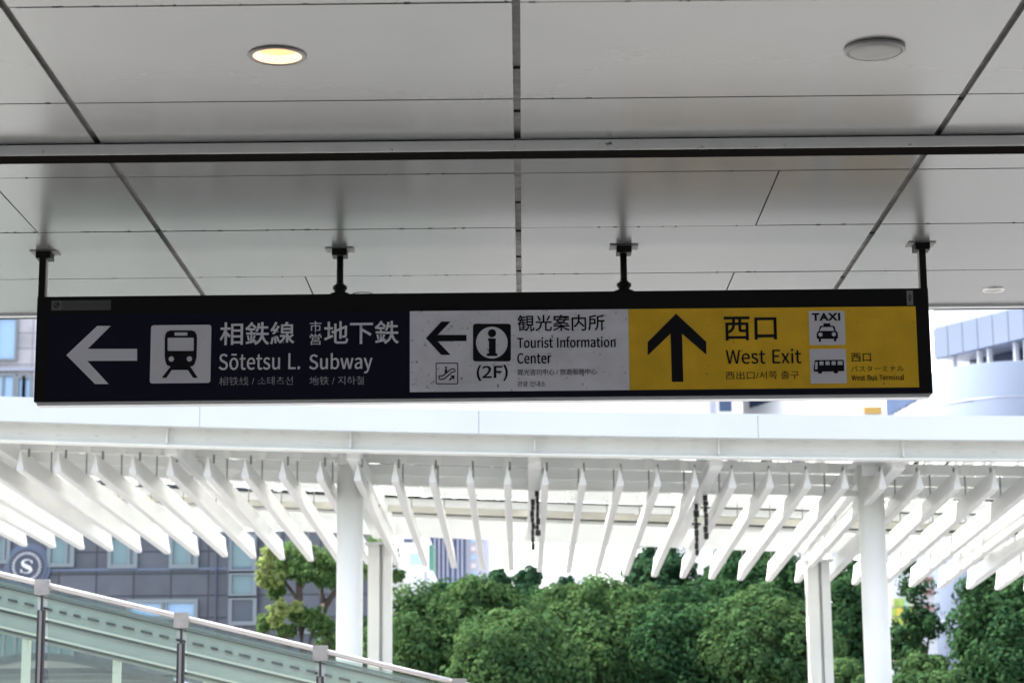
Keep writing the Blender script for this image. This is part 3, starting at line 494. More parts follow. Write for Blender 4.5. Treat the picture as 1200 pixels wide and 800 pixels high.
# yellow panel
ys = .175
flat_curve('arrow', [pxs([(298,72),(500,260),(501,347),(338,206),(347,528),(270,528),(262,205),(108,352),(108,262)], 740, 355, ys)], M['ink'], pan_y, D2)
cjk('西口', (848.2, 370.9, 910.1, 398.9), M['ink'], pan_y, 0.014)
latin('West Exit', (850.6, 409.2, 938.6, 426.2), M['ink'], pan_y, 0.003, track=4)
cjk('西出口/서쪽 출구', (850.2, 434.8, 936.0, 444.3), M['ink'], pan_y, 0.0)
ts = 150/1143
for (x0, y0, x1, y1) in ((138,72,458,375), (147,410,470,718)):
    f = pxfit(930+x0*ts, 355+y0*ts, 930+x1*ts, 355+y1*ts)
    sheet(f[0], f[1], f[2], f[3], D2, 0.006).build('pictogram_plate', M['inkwhite'], pan_y)
latin2 = cjk('TAXI', (951.2, 367.0, 984.4, 376.0), M['ink'], pan_y, 0.045, d=D3, space=1.15)
flat_curve('taxi_pictogram', [pxs(p, 930, 355, ts) for p in (
    [(265,184),(325,184),(325,205),(352,205),(362,210),(378,255),(390,262),(394,280),(394,318),(380,322),(380,345),(358,345),(358,322),(243,322),(243,348),(222,348),(222,322),(206,320),(204,285),(208,264),(220,256),(234,210),(246,205),(265,205)],
    [(248,217),(346,215),(362,250),(230,252)], circ(238,284,19), circ(358,281,19))], M['ink'], pan_y, D3)
flat_curve('bus_pictogram', [pxs(p, 930, 355, ts) for p in (
    [(188,512),(440,508),(447,516),(450,608),(396,610),(394,625),(376,632),(358,626),(354,612),(254,614),(250,628),(234,634),(218,628),(214,614),(180,612),(176,590)],
    [(192,528),(214,527),(212,592),(188,594)], rrect(229,523,266,558,5), rrect(282,522,321,557,5), rrect(337,521,374,556,5), rrect(391,520,436,555,5))], M['ink'], pan_y, D3)
cjk('西口', (997.2, 413.8, 1020.5, 423.9), M['ink'], pan_y, 0.004)
cjk('バスターミナル', (997.2, 428.6, 1059.0, 435.3), M['ink'], pan_y, 0.0)
latin('West Bus Terminal', (998.0, 439.0, 1059.2, 445.6), M['ink'], pan_y, 0.003, track=4)
# small faded stickers on the frame
f = pxfit(60, 352, 130, 363.5); sheet(f[0], f[1], f[2], f[3], 0.001, 0).build('frame_sticker', M['sticker'], sign)
f = pxfit(61.5, 352.6, 72, 362.8); st = sheet(f[0], f[1], f[2], f[3], 0.0025, 0).build('frame_sticker', mat('faded_grey_sticker', (0.13, 0.13, 0.13), 0.6), sign)
f = pxfit(1062.5, 340.5, 1070, 357.5); sheet(f[0], f[1], f[2], f[3], 0.001, 0).build('frame_sticker', mat('grey_sticker', (0.2, 0.2, 0.2), 0.6), sign)
flat_curve('sticker_mark', [pxs(p, 0, 0, 1) for p in ([(1066.2,344),(1068,349),(1066.2,354),(1064.4,349)], [(1066.2,346.5),(1067,349),(1066.2,351.5),(1065.4,349)])], M['ink'], sign, 0.0035)
flat_curve('sticker_mark', [pxs(p, 0, 0, 1) for p in (circ(66.7, 357.7, 3.6, 18), circ(66.7, 357.7, 2.6, 18), [(64.6,359.2),(68.2,355.4),(68.9,356.2),(65.3,360)])], M['ink'], sign, 0.0035)
# suspension posts
M['plategrey'] = mat('grey_ceiling_plate', (0.16, 0.16, 0.155), 0.6)
def plate(px, wide):
    x = S(px, 290).x
    m = MB(); m.box(x - wide/2, x + wide/2, YS + 0.0, YS + 0.10, ZC - 0.004, ZC - 0.0012); m.build('ceiling_plate', M['plategrey'], sign)
    m = MB(); m.box(x - 0.034, x + 0.034, YS + 0.004, YS + 0.085, ZC - 0.036, ZC - 0.0045); m.build('mount_block', M['black'], sign, bevel=0.002)
for px, s in ((50.5, 1), (1081.5, -1)):
    x = S(px, 300).x; xo = sx0 if s > 0 else sx1
    plate(px, 0.125)
    m = MB(); m.box(min(xo, xo + s*0.029), max(xo, xo + s*0.029), YS + 0.012, YS + 0.03, sz1 - 0.001, ZC - 0.0365); m.build('post', M['black'], sign, bevel=0.001)
    m = MB(); m.box(min(xo + s*.004, xo + s*0.029), max(xo + s*.004, xo + s*0.029), YS + 0.0305, YS + 0.07, sz1 - 0.001, ZC - 0.0365); m.build('post_side_sheen', mat('post_sheen_grey', (0.33, 0.33, 0.31), 0.5), sign)  # added grey side piece, imitating light reflected off the black post
for px in (397.5, 731.5):
    x = S(px, 320).x; yy = YS + 0.045
    plate(px, 0.13)
    m = MB(); m.tube([(x, yy, sz1 + 0.028), (x, yy, ZC - 0.0365)], 0.0155, 16); m.build('post', M['black'], sign)
    m = MB(); m.lathe((x, yy, sz1), [(0.017, 0.062), (0.022, 0.052), (0.033, 0.046), (0.034, 0.034), (0.028, 0.026), (0.024, 0.014), (0.046, 0.010), (0.047, 0.0005)], 10, True); m.build('turnbuckle', M['black'], sign)
x = S(424, 343).x
m = MB(); m.tube([(x + 0.05*math.cos(R(a)), YS + 0.05, sz1 + 0.006 + 0.012*math.sin(R(a))) for a in range(0, 181, 15)], 0.002, 6); m.build('cable_loop', M['black'], sign)

# ------------------------------------------------------------------ white canopy beyond the station roof
YN, YF = 24.0, 31.44
def slope(Y): return 0.0185 + (0.0447 - 0.0185) * max(0, Y - 23.6) / (YF - 23.6)
def zl(X, a, Y):
    """height of a canopy line that passes the picture row a at the middle of the frame, at depth Y and lateral position X"""
    px = 600 + 2500 * X / (Y * 1.0)
    dx = px - 600
    y = a + slope(Y) * dx - 1.2e-5 * dx * dx
    return at(px, y, Y).z
ORD = ['', 'first', 'second', 'third', 'fourth', 'fifth', 'sixth', 'seventh', 'eighth', 'ninth', 'tenth', 'eleventh', 'twelfth', 'thirteenth', 'fourteenth', 'fifteenth', 'sixteenth', 'seventeenth', 'eighteenth']
canopy = thing('canopy', 'white steel walkway canopy with a flat fascia, glass roof and round white columns', 'canopy', (1.17, 27.5, 0))
XS = [-9.2 + 0.4*k for k in range(50)]
def xbeam(name, a0, a1, Y0, Y1, mt=M['white'], x0=-9.2, x1=10.4):
    """beam along the canopy: picture rows a0 (top) to a1 (bottom) on its near face"""
    n = 36; rings = []
    for k in range(n + 1):
        X = x0 + (x1 - x0) * k / n; zt, zb = zl(X, a0, Y0), zl(X, a1, Y0)
        rings.append([(X, Y0, zb), (X, Y0, zt), (X, Y1, zt), (X, Y1, zb)])
    return MB().loft(rings, True, False).build(name, mt, canopy)
fj = [-9.2] + [at(px, 490, 23.3).x for px in (-93, 234, 561, 888, 1215)] + [10.4]
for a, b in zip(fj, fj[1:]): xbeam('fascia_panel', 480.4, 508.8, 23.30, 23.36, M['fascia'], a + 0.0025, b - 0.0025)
for px in (517, 724, 932):                                     # lifting eyes on top of the fascia
    X = at(px, 479, 23.33).x; z = zl(X, 480.4, 23.33)
    MB().tube([(X + .03*math.cos(R(a)), 23.33, z + .0 + .045*math.sin(R(a))) for a in range(0, 181, 20)], 0.007, 6).build('lifting_eye', M['white'], canopy)
xbeam('main_beam', 500, 530.5, 23.62, 23.64, M['beamwhite'])
xbeam('beam_flange', 530.6, 532.4, 23.54, 23.72, M['beamwhite'])
xbeam('edge_beam', 534.5, 546.2, 25.64, 25.74); xbeam('edge_channel', 548, 560, 25.80, 25.84); xbeam('purlin', 560.5, 572.6, 26.0, 26.12)
xbeam('purlin', 588.5, 596.2, 28.5, 28.62); xbeam('roof_gasket', 586.6, 588.2, 28.48, 28.6, M['dark'])
xbeam('gutter', 597.5, 604.6, 29.1, 29.2, mat('weathered_gutter', (0.55, 0.53, 0.46), 0.5, 0, 0.25, 1.2)); xbeam('roof_gasket', 605, 606.4, 29.9, 30.0, M['dark'])
xbeam('purlin', 606.8, 611, 30.0, 30.12); xbeam('far_beam', 612, 633.4, 30.9, 31.0)
xbeam('shade_cover', 480.6, 482.2, 23.362, 26.3); xbeam('joint_backing', 482.5, 508, 23.361, 23.366, M['fascia'])  # cover added to shade the beam web; backing added to close joints to light
YB = [0.151 + 2.05*k for k in range(-4, 6)]
for X in YB:                                                    # cross beams and stiffeners
    w = 0.07
    p = lambda a, Y: zl(X, a, Y)
    MB().hexa([(X-w,23.86,p(547,24.2)),(X+w,23.86,p(547,24.2)),(X+w,30.88,p(634,30.9)),(X-w,30.88,p(634,30.9)),
               (X-w,23.86,p(534,24.2)),(X+w,23.86,p(534,24.2)),(X+w,30.88,p(613,30.9)),(X-w,30.88,p(613,30.9))]).build('cross_beam', M['white'], canopy)
    MB().box(X-.008, X+.008, 23.52, 23.615, zl(X, 530, 23.6), zl(X, 509.5, 23.6)).build('stiffener', M['white'], canopy)
for k in range(-9, 11):                                         # glazing bars
    X = 0.151 + 1.025*k + 0.5
    MB().hexa([(X-.02,23.7,zl(X,489,23.7)),(X+.02,23.7,zl(X,489,23.7)),(X+.02,31.2,zl(X,606,31.2)),(X-.02,31.2,zl(X,606,31.2)),
               (X-.02,23.7,zl(X,486,23.7)),(X+.02,23.7,zl(X,486,23.7)),(X+.02,31.2,zl(X,604,31.2)),(X-.02,31.2,zl(X,604,31.2))]).build('glazing_bar', M['white'], canopy)
rings = []
for k in range(37):
    X = -9.2 + 19.6*k/36; za, zb = zl(X, 485, 23.5), zl(X, 603, 31.3)
    rings.append([(X, 23.4, za), (X, 31.3, zb)])
m = MB()
for r0, r1 in zip(rings, rings[1:]): m.poly([r0[0], r1[0], r1[1], r0[1]])
m.build('roof_glass', M['roofglass'], canopy)
for px, Yc in ((410, 25.2), (1023.5, 25.2)):
    X = at(px, 650, Yc).x; zt = zl(X, 536, Yc)
    MB().lathe((X, Yc, 0), [(0.156, 0.021), (0.156, zt - 0.02)], 48, True).build('column', M['beamwhite'], canopy)
    MB().box(X-.24, X+.24, Yc-.25, Yc+.24, zt - 0.019, zt + 0.001).build('column_cap', M['white'], canopy)
    MB().hexa([(X-.12,Yc-.17,zt-.16),(X+.12,Yc-.17,zt-.16),(X+.12,30.8,zl(X,634,30.8)-.05),(X-.12,30.8,zl(X,634,30.8)-.05),
               (X-.12,Yc-.17,zt+.002),(X+.12,Yc-.17,zt+.002),(X+.12,30.8,zl(X,614,30.8)),(X-.12,30.8,zl(X,614,30.8))]).build('column_beam', M['white'], canopy)
for px in (445.5, 957.5):
    X = at(px, 660, 30.2).x; zt = zl(X, 646, 30.2)
    MB().box(X-.165, X-.005, 30.08, 30.32, 0.002, zt).build('column', M['beamwhite'], canopy, bevel=0.025)
    MB().box(X+.045, X+.165, 30.12, 30.34, 0.002, zt).build('downpipe', M['white'], canopy, bevel=0.03)
    MB().box(X-.006, X+.046, 30.22, 30.30, 0.002, zt).build('column_web', M['white'], canopy)
    MB().box(X-.20, X+.20, 30.02, 30.40, zt + .001, zt + 0.03).build('column_cap', M['white'], canopy)

m = MB()
for i in range(-18, 19):                                        # bolt heads in pairs on the beam web
    X = at(594.6 + 43.9*i, 540, YN).x * 23.62/24
    for dx, a in ((-.018, 514), (.018, 514), (-.018, 523.5), (.018, 523.5)):
        z = zl(X + dx, a, 23.62); m.box(X + dx - .009, X + dx + .009, 23.607, 23.6195, z - .009, z + .009)
m.build('rivet_pattern', M['white'], canopy)

# hanging fins: blade, plates and rods
def fin_y(x): d = x - 600; return 543.6 + 0.019*d - 1.4e-5*d*d
def fin_yf(x): d = x - 600; return 668.5 + 0.0447*d - 0.9e-5*d*d
PROF = [(0.10, 1.0), (0.20, 0.86), (0.36, 0.64), (0.62, 0.38), (0.92, 0.17), (1.0, 0.08), (0.9, 0.015), (0.55, 0.0)]
PROF = [(-u, v) for u, v in PROF] + [(u, v) for u, v in PROF[::-1]]
plateM = M['beamwhite']
for i in range(-18, 19):
    xn, xf = 594.6 + 43.9*i, 598.9 + 33.5*i
    a0, a1 = at(xn, fin_y(xn), YN), at(xn, fin_y(xn) + 23.3, YN); b1, b0 = at(xf, fin_yf(xf), YF), at(xf, fin_yf(xf) - 22.5, YF)
    if i <= -5:
        lab = 'white hanging canopy fin, %s to the left of the thick left column' % ORD[-4 - i]
    elif i >= 10:
        lab = 'white hanging canopy fin, %s to the right of the thick right column' % ORD[i - 9]
    else:
        lab = 'white hanging canopy fin, %s from the left between the two thick columns' % ORD[i + 5]
    t = thing('canopy_fin', lab, 'canopy fin', (a0.x, YN, a0.z), 'white fins hanging under the canopy')
    def P(tt): return a0.lerp(b0, tt), a1.lerp(b1, tt)
    rings = []
    for tt in [k/8 for k in range(9)]:
        top, bot = P(tt); w = 0.043; h = top.z - bot.z
        rings.append([(top.x + u*w, top.y, bot.z + v*h) for u, v in PROF])
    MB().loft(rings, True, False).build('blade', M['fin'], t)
    for Yp, za, zb, kind in ((24.35, 533.8, None, 'rod'), (25.57, 535.5, 547.5, 'plate'), (27.6, 580, None, 'thin'), (31.05, 613.5, 625.5, 'plate')):
        tt = (Yp - YN) / (YF - YN); top, bot = P(tt); X = top.x
        if kind == 'plate':
            z1, z0 = zl(X, za, Yp), zl(X, zb, Yp); w = 0.05; hh = (z1 - z0)
            m = MB(); pts = [(-.6, 1), (.6, 1), (.95, .72), (1, .45), (.7, .12), (.3, 0), (-.3, 0), (-.7, .12), (-1, .45), (-.95, .72)]
            m.loft([[(X + u*w, Yp - .011, z0 + v*hh) for u, v in pts], [(X + u*w, Yp + .011, z0 + v*hh) for u, v in pts]], True, False)
            m.build('hanger_plate', plateM, t)
            if z0 > top.z + .005: MB().tube([(X, Yp, z0 + .01), (X, Yp, top.z - 0.03)], 0.0085, 6).build('hanger_rod', M['rod'], t)
        elif kind == 'rod':
            z1 = zl(X, za, 23.8); m = MB(); m.box(X - .03 + .045, X - .008 + .045, Yp - .05, Yp - .035, top.z - .02, z1); m.build('hanger_rod', M['rod'], t)
        else:
            MB().tube([(X, Yp, top.z - .02), (X, Yp, zl(X, 560, 26.1) - .02)], 0.007, 6).build('hanger_rod', M['rod'], t)

# dark fittings that hang in a chain from the cross beams
for k, wh in ((0, 'in the middle of the canopy'), (1, 'right of the middle of the canopy')):
    X = 0.151 + 2.05*k; n = random.Random(k + 9)
    t = thing('hanging_cable_chain', 'black segmented cable carrier hanging %s' % wh, 'cable carrier', (X, 28.2, 0), 'black cable carriers under the canopy')
    for s_, (dx, Y0, off) in enumerate(((0.045, 26.0, 0), (-0.012, 26.7, .0))):
        f = (Y0 - 24.2) / 6.7; z = zl(X, 547, 24.2)*(1-f) + zl(X, 634, 30.9)*f - .004
        m = MB(); L_ = 7 if s_ == 0 else 8
        for q in range(L_):
            hh = n.uniform(.04, .085); w = n.uniform(.020, .034); sx = n.uniform(-.008, .008)
            m.box(X + dx + sx - w, X + dx + sx + w, Y0 - .04, Y0 + .04, z - hh, z)
            m.box(X + dx - .008, X + dx + .008, Y0 - .01, Y0 + .01, z - hh - .012, z - hh); z -= hh + 0.012
        m.build('chain_segments', M['blackrub'], t)

# ------------------------------------------------------------------ ramp with a glass balustrade, lower left
YG = 16.0
def rail_y(x, off=0): return 671.3 + 0.2373*x + off
def gp(x, off, Y=YG): return at(x, rail_y(x, off), Y)
bal = thing('glass_balustrade', 'sloping green glass balustrade with a steel handrail and dark posts beside the ramp', 'balustrade', (-2.0, YG, 0))
MB().tube([gp(x, 1) for x in (-230, -60, 120, 300, 480, 552)], 0.021, 12).build('handrail', M['handrail'], bal)
posts = [-111, 50, 213, 375.5, 538]
for px in posts:
    p = gp(px, 0); 
    MB().box(p.x - .054, p.x + .054, YG - .034, YG + .034, at(px, rail_y(px, 13), YG).z, at(px, rail_y(px, -4.5), YG).z).build('post_cap', M['cap'], bal, bevel=0.004)
    z0, z1 = 0.9, at(px, rail_y(px, 14), YG).z
    MB().box(p.x - .008, p.x + .008, YG - .012, YG + .012, z1 - .11, z1).build('post_pin', M['post'], bal)
    MB().box(p.x - .027, p.x + .027, YG - .03, YG + .02, z0, z1 - .1105).build('post', M['post'], bal, bevel=0.004)
    MB().box(p.x - .010, p.x + .010, YG - .036, YG - .0305, z0, z1 - .115).build('post_strip', M['postlip'], bal)
def slab(name, x0, x1, o0, o1, Y0, Y1, mt, par, n=1):
    """sloping board parallel to the handrail"""
    A, B = gp(x0, o0, Y0), gp(x1, o0, Y0); A2, B2 = gp(x0, o1, Y0), gp(x1, o1, Y0); d = Vector((0, Y1 - Y0, 0))
    return MB().hexa([A2, B2, B2 + d, A2 + d, A, B, B + d, A + d]).build(name, mt, par)
for a, b in zip(posts, posts[1:]):
    slab('glass_panel', a + 6, b - 6, 6, 176, YG + .012, YG + .0165, M['glassgreen'], bal)
slab('glass_panel', posts[-1] + 6, posts[-1] + 16, 6, 176, YG + .012, YG + .0165, M['glassgreen'], bal)
YW = 17.4
def wslab(name, x0, x1, o0, o1, dy, mt, par): return slab(name, x0, x1, o0, o1, YW - dy, YW - dy + .02, mt, par)
ramp = thing('ramp_wall', 'pale grey green slatted side wall of the ramp, seen through the glass balustrade', 'wall', (-2.0, YW, 0))
wslab('wall_panel', -230, 560, 13, 70, 0, M['rampwall'], ramp)
wslab('top_rail', -230, 560, 9, 12.5, .02, M['winframe'], ramp)
wslab('slot', -230, 560, 15, 16.4, .024, M['blackrub'], ramp)
for o in (39, 61):
    wslab('slat', -230, 560, o, o + 2.6, .03, M['cream'], ramp); wslab('slot', -230, 560, o + 2.8, o + 6.0, .024, M['blackrub'], ramp)
m = MB(); x = -225
n = random.Random(3)
while x < 550:
    w = n.choice((8, 11, 13)); A, B, A2, B2 = gp(x, 27, YW-.024), gp(x+w, 27, YW-.024), gp(x, 30, YW-.024), gp(x+w, 30, YW-.024); d = Vector((0, .02, 0))
    m.hexa([A2, B2, B2+d, A2+d, A, B, B+d, A+d]); x += w + 8.5
m.build('slot_row', M['blackrub'], ramp)
for px in (-75, 31, 137, 243, 349, 455):
    q0 = gp(px, 70.5, YW + .05); 
    MB().box(q0.x - .03, q0.x + .03, YW + .03, YW + .10, 0.002, q0.z + .1).build('support_post', M['cream'], ramp)
# ------------------------------------------------------------------ shelter seen through the glass
YD = 34.0
sh = thing('bus_shelter', 'dark curved shelter roof seen through the glass of the balustrade', 'shelter', (at(60, 780, YD).x, YD, 0))
def arch(xs, th, y0, y1):
    m = MB(); rings = []
    for x, y in xs:
        p = at(x, y, YD); rings.append([(p.x, y0, p.z), (p.x, y1, p.z), (p.x, y1, p.z - th), (p.x, y0, p.z - th)])
    return m.loft(rings, True, False)
arch([(-90, 790), (-50, 778), (0, 769), (26, 765), (50, 764), (75, 766), (100, 770), (132, 777), (165, 784), (205, 797), (230, 806)], .12, YD, YD + 3).build('roof', M['shelter'], sh)
z9 = at(60, 779, YD).z
MB().box(at(-80, 780, YD).x, at(200, 780, YD).x, YD + .3, YD + .36, z9 - 0.9, z9 - 0.03).build('side_panel', mat('grey_shelter_panel', (0.16, 0.18, 0.21), 0.4, 0, 0.2, 1.5), sh)
for dz in (.12, .22): MB().box(at(-80, 780, YD).x, at(200, 780, YD).x, YD + .24, YD + .297, z9 - dz - .03, z9 - dz).build('side_rail', M['winframe'], sh)
for px in (-60, 0, 60, 120, 180): q = at(px, 790, YD); MB().box(q.x - .04, q.x + .04, YD + .4, YD + .5, 0.002, z9 - .05).build('shelter_post', M['post'], sh)

# ------------------------------------------------------------------ buildings
def pane_box(px0, px1, y0, y1, Y, name, mt, par, out=0.0, dep=0.1):
    a, b = at(px0, y1, Y), at(px1, y0, Y)
    return MB().box(a.x, b.x, Y - out, Y - out + dep, a.z, b.z).build(name, mt, par)
YH = 60.0
hotel = thing('stone_hotel', 'blue grey granite building with a round letter emblem on its wall, left of the trees', 'building', (at(200, 700, YH).x, YH, 0))
a, b = at(-140, 700, YH), at(441, 628, YH)
MB().box(a.x, b.x, YH, YH + 14, 0.0, at(200, 623, YH).z).build('wall', M['granite'], hotel)
MB().box(a.x, b.x, YH - .06, YH - .002, at(200, 666.5, YH).z - .04, at(200, 666.5, YH).z + .04).build('string_course', M['emblemring'], hotel)
def win(px0, px1, y0, y1, g='winglass', mull=(), Y=YH, par=None, fr=1.2):
    par = par or hotel
    w = pane_box(px0, px1, y0, y1, Y, 'window', M[g], par, 0.02, 0.06); e = 0.09 * fr
    A, B = at(px0, y1, Y), at(px1, y0, Y); m = MB()
    m.box(A.x - e, A.x, Y - .12, Y - .001, A.z - e, B.z + e); m.box(B.x, B.x + e, Y - .12, Y - .001, A.z - e, B.z + e)
    m.box(A.x + .001, B.x - .001, Y - .12, Y - .001, A.z - e, A.z); m.box(A.x + .001, B.x - .001, Y - .12, Y - .001, B.z, B.z + e)
    for f in mull:
        x = A.x + (B.x - A.x)*f; m.box(x - .04, x + .04, Y - .10, Y - .003, A.z + .001, B.z - .001)
    m.build('frame', M['winframe'], w); return w
for p in ((-6, 9, 600+30, 656), (60, 84, 630, 660), (131, 158, 630, 661.5), (203, 229, 630, 661.5)): win(*p, mull=(.78,))
win(272, 297, 630, 667, mull=()); win(272, 297, 673.5, 696); win(272, 297, 702.5, 728, 'windark')
win(153, 228, 706, 722, 'winsky', (.5, .56)); win(-30, 84, 741, 775, 'winglass', (.3, .42, .55, .62, .75, .88)); win(340, 372, 742, 775, 'windark')
for px in (252, 266.5, 303): pane_box(px, px + 2.2, 628, 790, YH, 'pilaster', M['emblemring'], hotel, .14, .138)
# emblem: arch moulding, disc, ring of leaves, letter
ec = at(33, 664, YH); s_ = 60 / 2500 * 1.0
def disc(cx, cz, r, y0, y1, n=40): return MB().loft([[(cx + r*math.cos(2*math.pi*k/n), y, cz + r*math.sin(2*math.pi*k/n)) for k in range(n)] for y in (y0, y1)], True, False)
em = disc(ec.x, ec.z, 27.5*s_, YH - .10, YH - .002).build('emblem', M['emblemring'], hotel)
disc(ec.x, ec.z, 23.5*s_, YH - .16, YH - .101).build('emblem_ring', M['emblemring'], em)
disc(ec.x, ec.z, 20.5*s_, YH - .19, YH - .161).build('emblem_disc', M['emblem'], em)
m = MB()
for k in range(30):
    a = 2*math.pi*k/30 + .09
    if abs((a % (2*math.pi)) - math.pi*1.5) < .12: continue
    for r0, r1, tw in ((13.6, 17.6, .10),):
        c0, c1 = math.cos(a), math.sin(a); c2, c3 = math.cos(a + tw), math.sin(a + tw); w = 1.15*s_
        p0 = Vector((ec.x + r0*s_*c0, 0, ec.z + r0*s_*c1)); p1 = Vector((ec.x + r1*s_*c2, 0, ec.z + r1*s_*c3)); d = (p1 - p0).normalized(); nn = Vector((-d.z, 0, d.x)) * w * .75
        mid = (p0 + p1) / 2
        pts = [p0, mid + nn, p1, mid - nn]
        m.loft([[(p.x, YH - .205, p.z) for p in pts], [(p.x, YH - .191, p.z) for p in pts]], True, False)
m.build('emblem_wreath', M['emblemwhite'], em)
ctr = [(472,240,8),(462,212,9),(440,197,10),(405,192,13),(362,202,22),(340,228,36),(350,262,50),(400,290,56),(448,312,52),(466,340,36),(448,366,22),(405,379,12),(365,376,9),(338,358,9),(326,330,9)]
lf, rt = [], []                                          # serif letter: a stroke of changing width along its centre line
for k, (x, y, w) in enumerate(ctr):
    a_, b_ = ctr[max(k-1, 0)], ctr[min(k+1, len(ctr)-1)]; dx, dy = b_[0]-a_[0], b_[1]-a_[1]; L_ = math.hypot(dx, dy)
    lf.append((x - dy/L_*w/2, y + dx/L_*w/2)); rt.append((x + dy/L_*w/2, y - dx/L_*w/2))
m = MB()
EX = lambda p, d: (ec.x + (p[0]-400)/12*s_, YH - d, ec.z - (p[1]-288)/12*s_)
for k in range(len(ctr) - 1): m.poly([EX(lf[k], .197), EX(lf[k+1], .197), EX(rt[k+1], .197), EX(rt[k], .197)])
for q in ([(478,200),(478,248),(466,246),(452,212)], [(318,376),(318,322),(330,326),(344,362)]): m.poly([EX(p, .195) for p in q])
m.build('emblem_letter', M['emblemwhite'], em)

YT = 78.0
tw = thing('pale_tower', 'pale pinkish tiled tower with sky-painted blue windows, beyond the left end of the sign', 'building', (at(0, 420, YT).x, YT, 0))
a, b = at(-90, 470, YT), at(44, 340, YT)
MB().box(a.x, b.x, YT, YT + 12, 0, b.z + 6).build('wall', M['tower'], tw)
win(-40, 19, 374, 421, 'winsky', (.62,), YT, tw, 1.0); win(-40, 16, 441, 520, 'winsky', (.5, .78), YT, tw); win(22, 27, 444, 470, 'winsky', (), YT, tw); win(29.5, 36, 444, 470, 'winsky', (), YT, tw)
pane_box(-90, 44, 431, 436, YT, 'string_course', M['blight'], tw, .15, .148)

def simple(name, label, px0, px1, ytop, Y, mt, dep=12, cat='building', group=None):
    a, b = at(px0, 700, Y), at(px1, ytop, Y)
    t = thing(name, label, cat, ((a.x + b.x)/2, Y, 0), group)
    MB().box(a.x, b.x, Y, Y + dep, 0, b.z).build('wall', mt, t); return t
t = simple('office_tower', 'slate blue high rise with a lilac side wing, above the middle trees', 503, 545.5, 613, 150, M['bdark'])
a, b = at(545.8, 700, 150), at(571, 613, 150); MB().box(a.x, b.x, 150.5, 162, 0, b.z).build('side_wing', M['blight'], t)
for k in range(9): pane_box(552, 557.5, 620 + k*10, 625 + k*10, 150.5, 'window', M['winsky'] if k % 2 else M['pinkish'], t, .08, .06)
for k, px in enumerate((509, 514, 519, 524, 530, 536, 541)): pane_box(px, px + 1.2, 613, 700, 150, 'reflection_streak', M['blight'], t, .1, .09)  # pale strips imitating white reflections in the curtain wall
t = simple('white_low_building', 'low white building with a plain bright wall behind the left back column', 424, 507, 668, 104, M['bwhite'], 20)
pane_box(498, 499.2, 668, 720, 104, 'downpipe', M['blight'], t, .08, .07)
a, b = at(424, 700, 104), at(507, 668, 104)
for k in range(16):
    x = a.x + (b.x-a.x)*k/16; MB().box(x, x + .05, 103.9, 103.96, b.z - 2.3, b.z - .9).build('railing_bar', M['blight'], t)
t = simple('white_far_block', 'white block with dark windows standing behind the low white building', 430, 502, 628, 122, M['bwhite'], 10)
pane_box(473, 484, 631, 635.5, 122, 'window', M['windark'], t, .08, .06); pane_box(480, 497, 648, 662, 122, 'window', M['winsky'], t, .08, .06)
simple('construction_hoarding', 'narrow green netted scaffold in front of the slate high rise', 502.5, 508, 638, 112, M['green_net'], 3, 'scaffold')
simple('far_apartment_block', 'faint pale block just clearing the middle tree tops', 645, 690, 673, 330, M['bwhite'], 20)
t = simple('lilac_building', 'lilac grey building seen between the back right column and the thick right column', 976, 1004, 640, 112, M['blight'])
for k in range(4): pane_box(981, 986.5, 652 + 14*k, 661 + 14*k, 112, 'window', M['windark'], t, .08, .06)
t = simple('shop_front', 'bright shop wall covered in yellow and green signs behind a thin tree', 1036, 1098, 640, 84, M['bwhite'])
n = random.Random(12)
SIG = [mat('sign_%s' % q, c, .5) for q, c in (('yellow', (.75, .6, .08)), ('lime', (.45, .6, .12)), ('teal', (.2, .5, .5)), ('rose', (.50, .27, .27)), ('cream', (.8, .72, .5)), ('mint', (.5, .7, .5)))]
for r_ in range(7):
    x = 1041
    while x < 1072:
        w = n.uniform(4, 9); pane_box(x, x + w - .8, 701 + r_*11, 710.5 + r_*11, 84, 'sign_board', SIG[n.choice((0, 0, 1, 1, 2, 4, 5))], t, n.uniform(.1, .3), .09); x += w
for y in (660, 676, 690, 708): pane_box(1080 + n.uniform(-3, 2), 1094, y, y + 7, 84, 'sign_board', SIG[3] if y > 670 else SIG[4], t, .2, .09)

# white office building with its long side turned towards the sun
P0, P1 = at(862, 400, 125), at(1096, 400, 100); P0.z = P1.z = 0; dv = (P1 - P0).normalized(); nv = Vector((dv.y, -dv.x, 0))
off = thing('white_office_building', 'white sunlit office building with vertical windows, above the canopy right of the sign', 'building', (P0 + P1) / 2)
zt = at(1000, 330, 110).z
q = [P0, P1, P1 - nv*18, P0 - nv*18]
MB().hexa([*q, *[p + Vector((0, 0, zt)) for p in q]]).build('wall', M['bwhite'], off)
def on_wall(px, py):
    d = ray(px, py); k = (P0 - EYE).dot(nv) / d.dot(nv); return EYE + d*k
def wwin(px0, px1, y0, y1, g='officewin'):
    a0, a1 = on_wall(px0, y1), on_wall(px1, y0); zz0, zz1 = a0.z, on_wall(px0, y0).z
    p = [Vector((a0.x, a0.y, zz0)), Vector((a1.x, a1.y, zz0))]; o1, o2 = nv*.02, nv*.10
    MB().hexa([p[0]+o1, p[1]+o1, p[1]+o2, p[0]+o2, *[v + Vector((0, 0, zz1 - zz0)) for v in (p[0]+o1, p[1]+o1, p[1]+o2, p[0]+o2)]]).build('window', M[g], off)
for px, w in ((880, 5), (887, 3), (892, 4.5), (898, 4), (904.5, 3), (909, 3)): wwin(px, px + w, 440, 478 - (px - 880)*.32)
for px, w in ((1041, 4), (1047, 2.5), (1051, 3), (1056, 6), (1064, 2), (1068, 5), (1076, 4)): wwin(px, px + w, 430, 487 - (px - 1041)*.55)
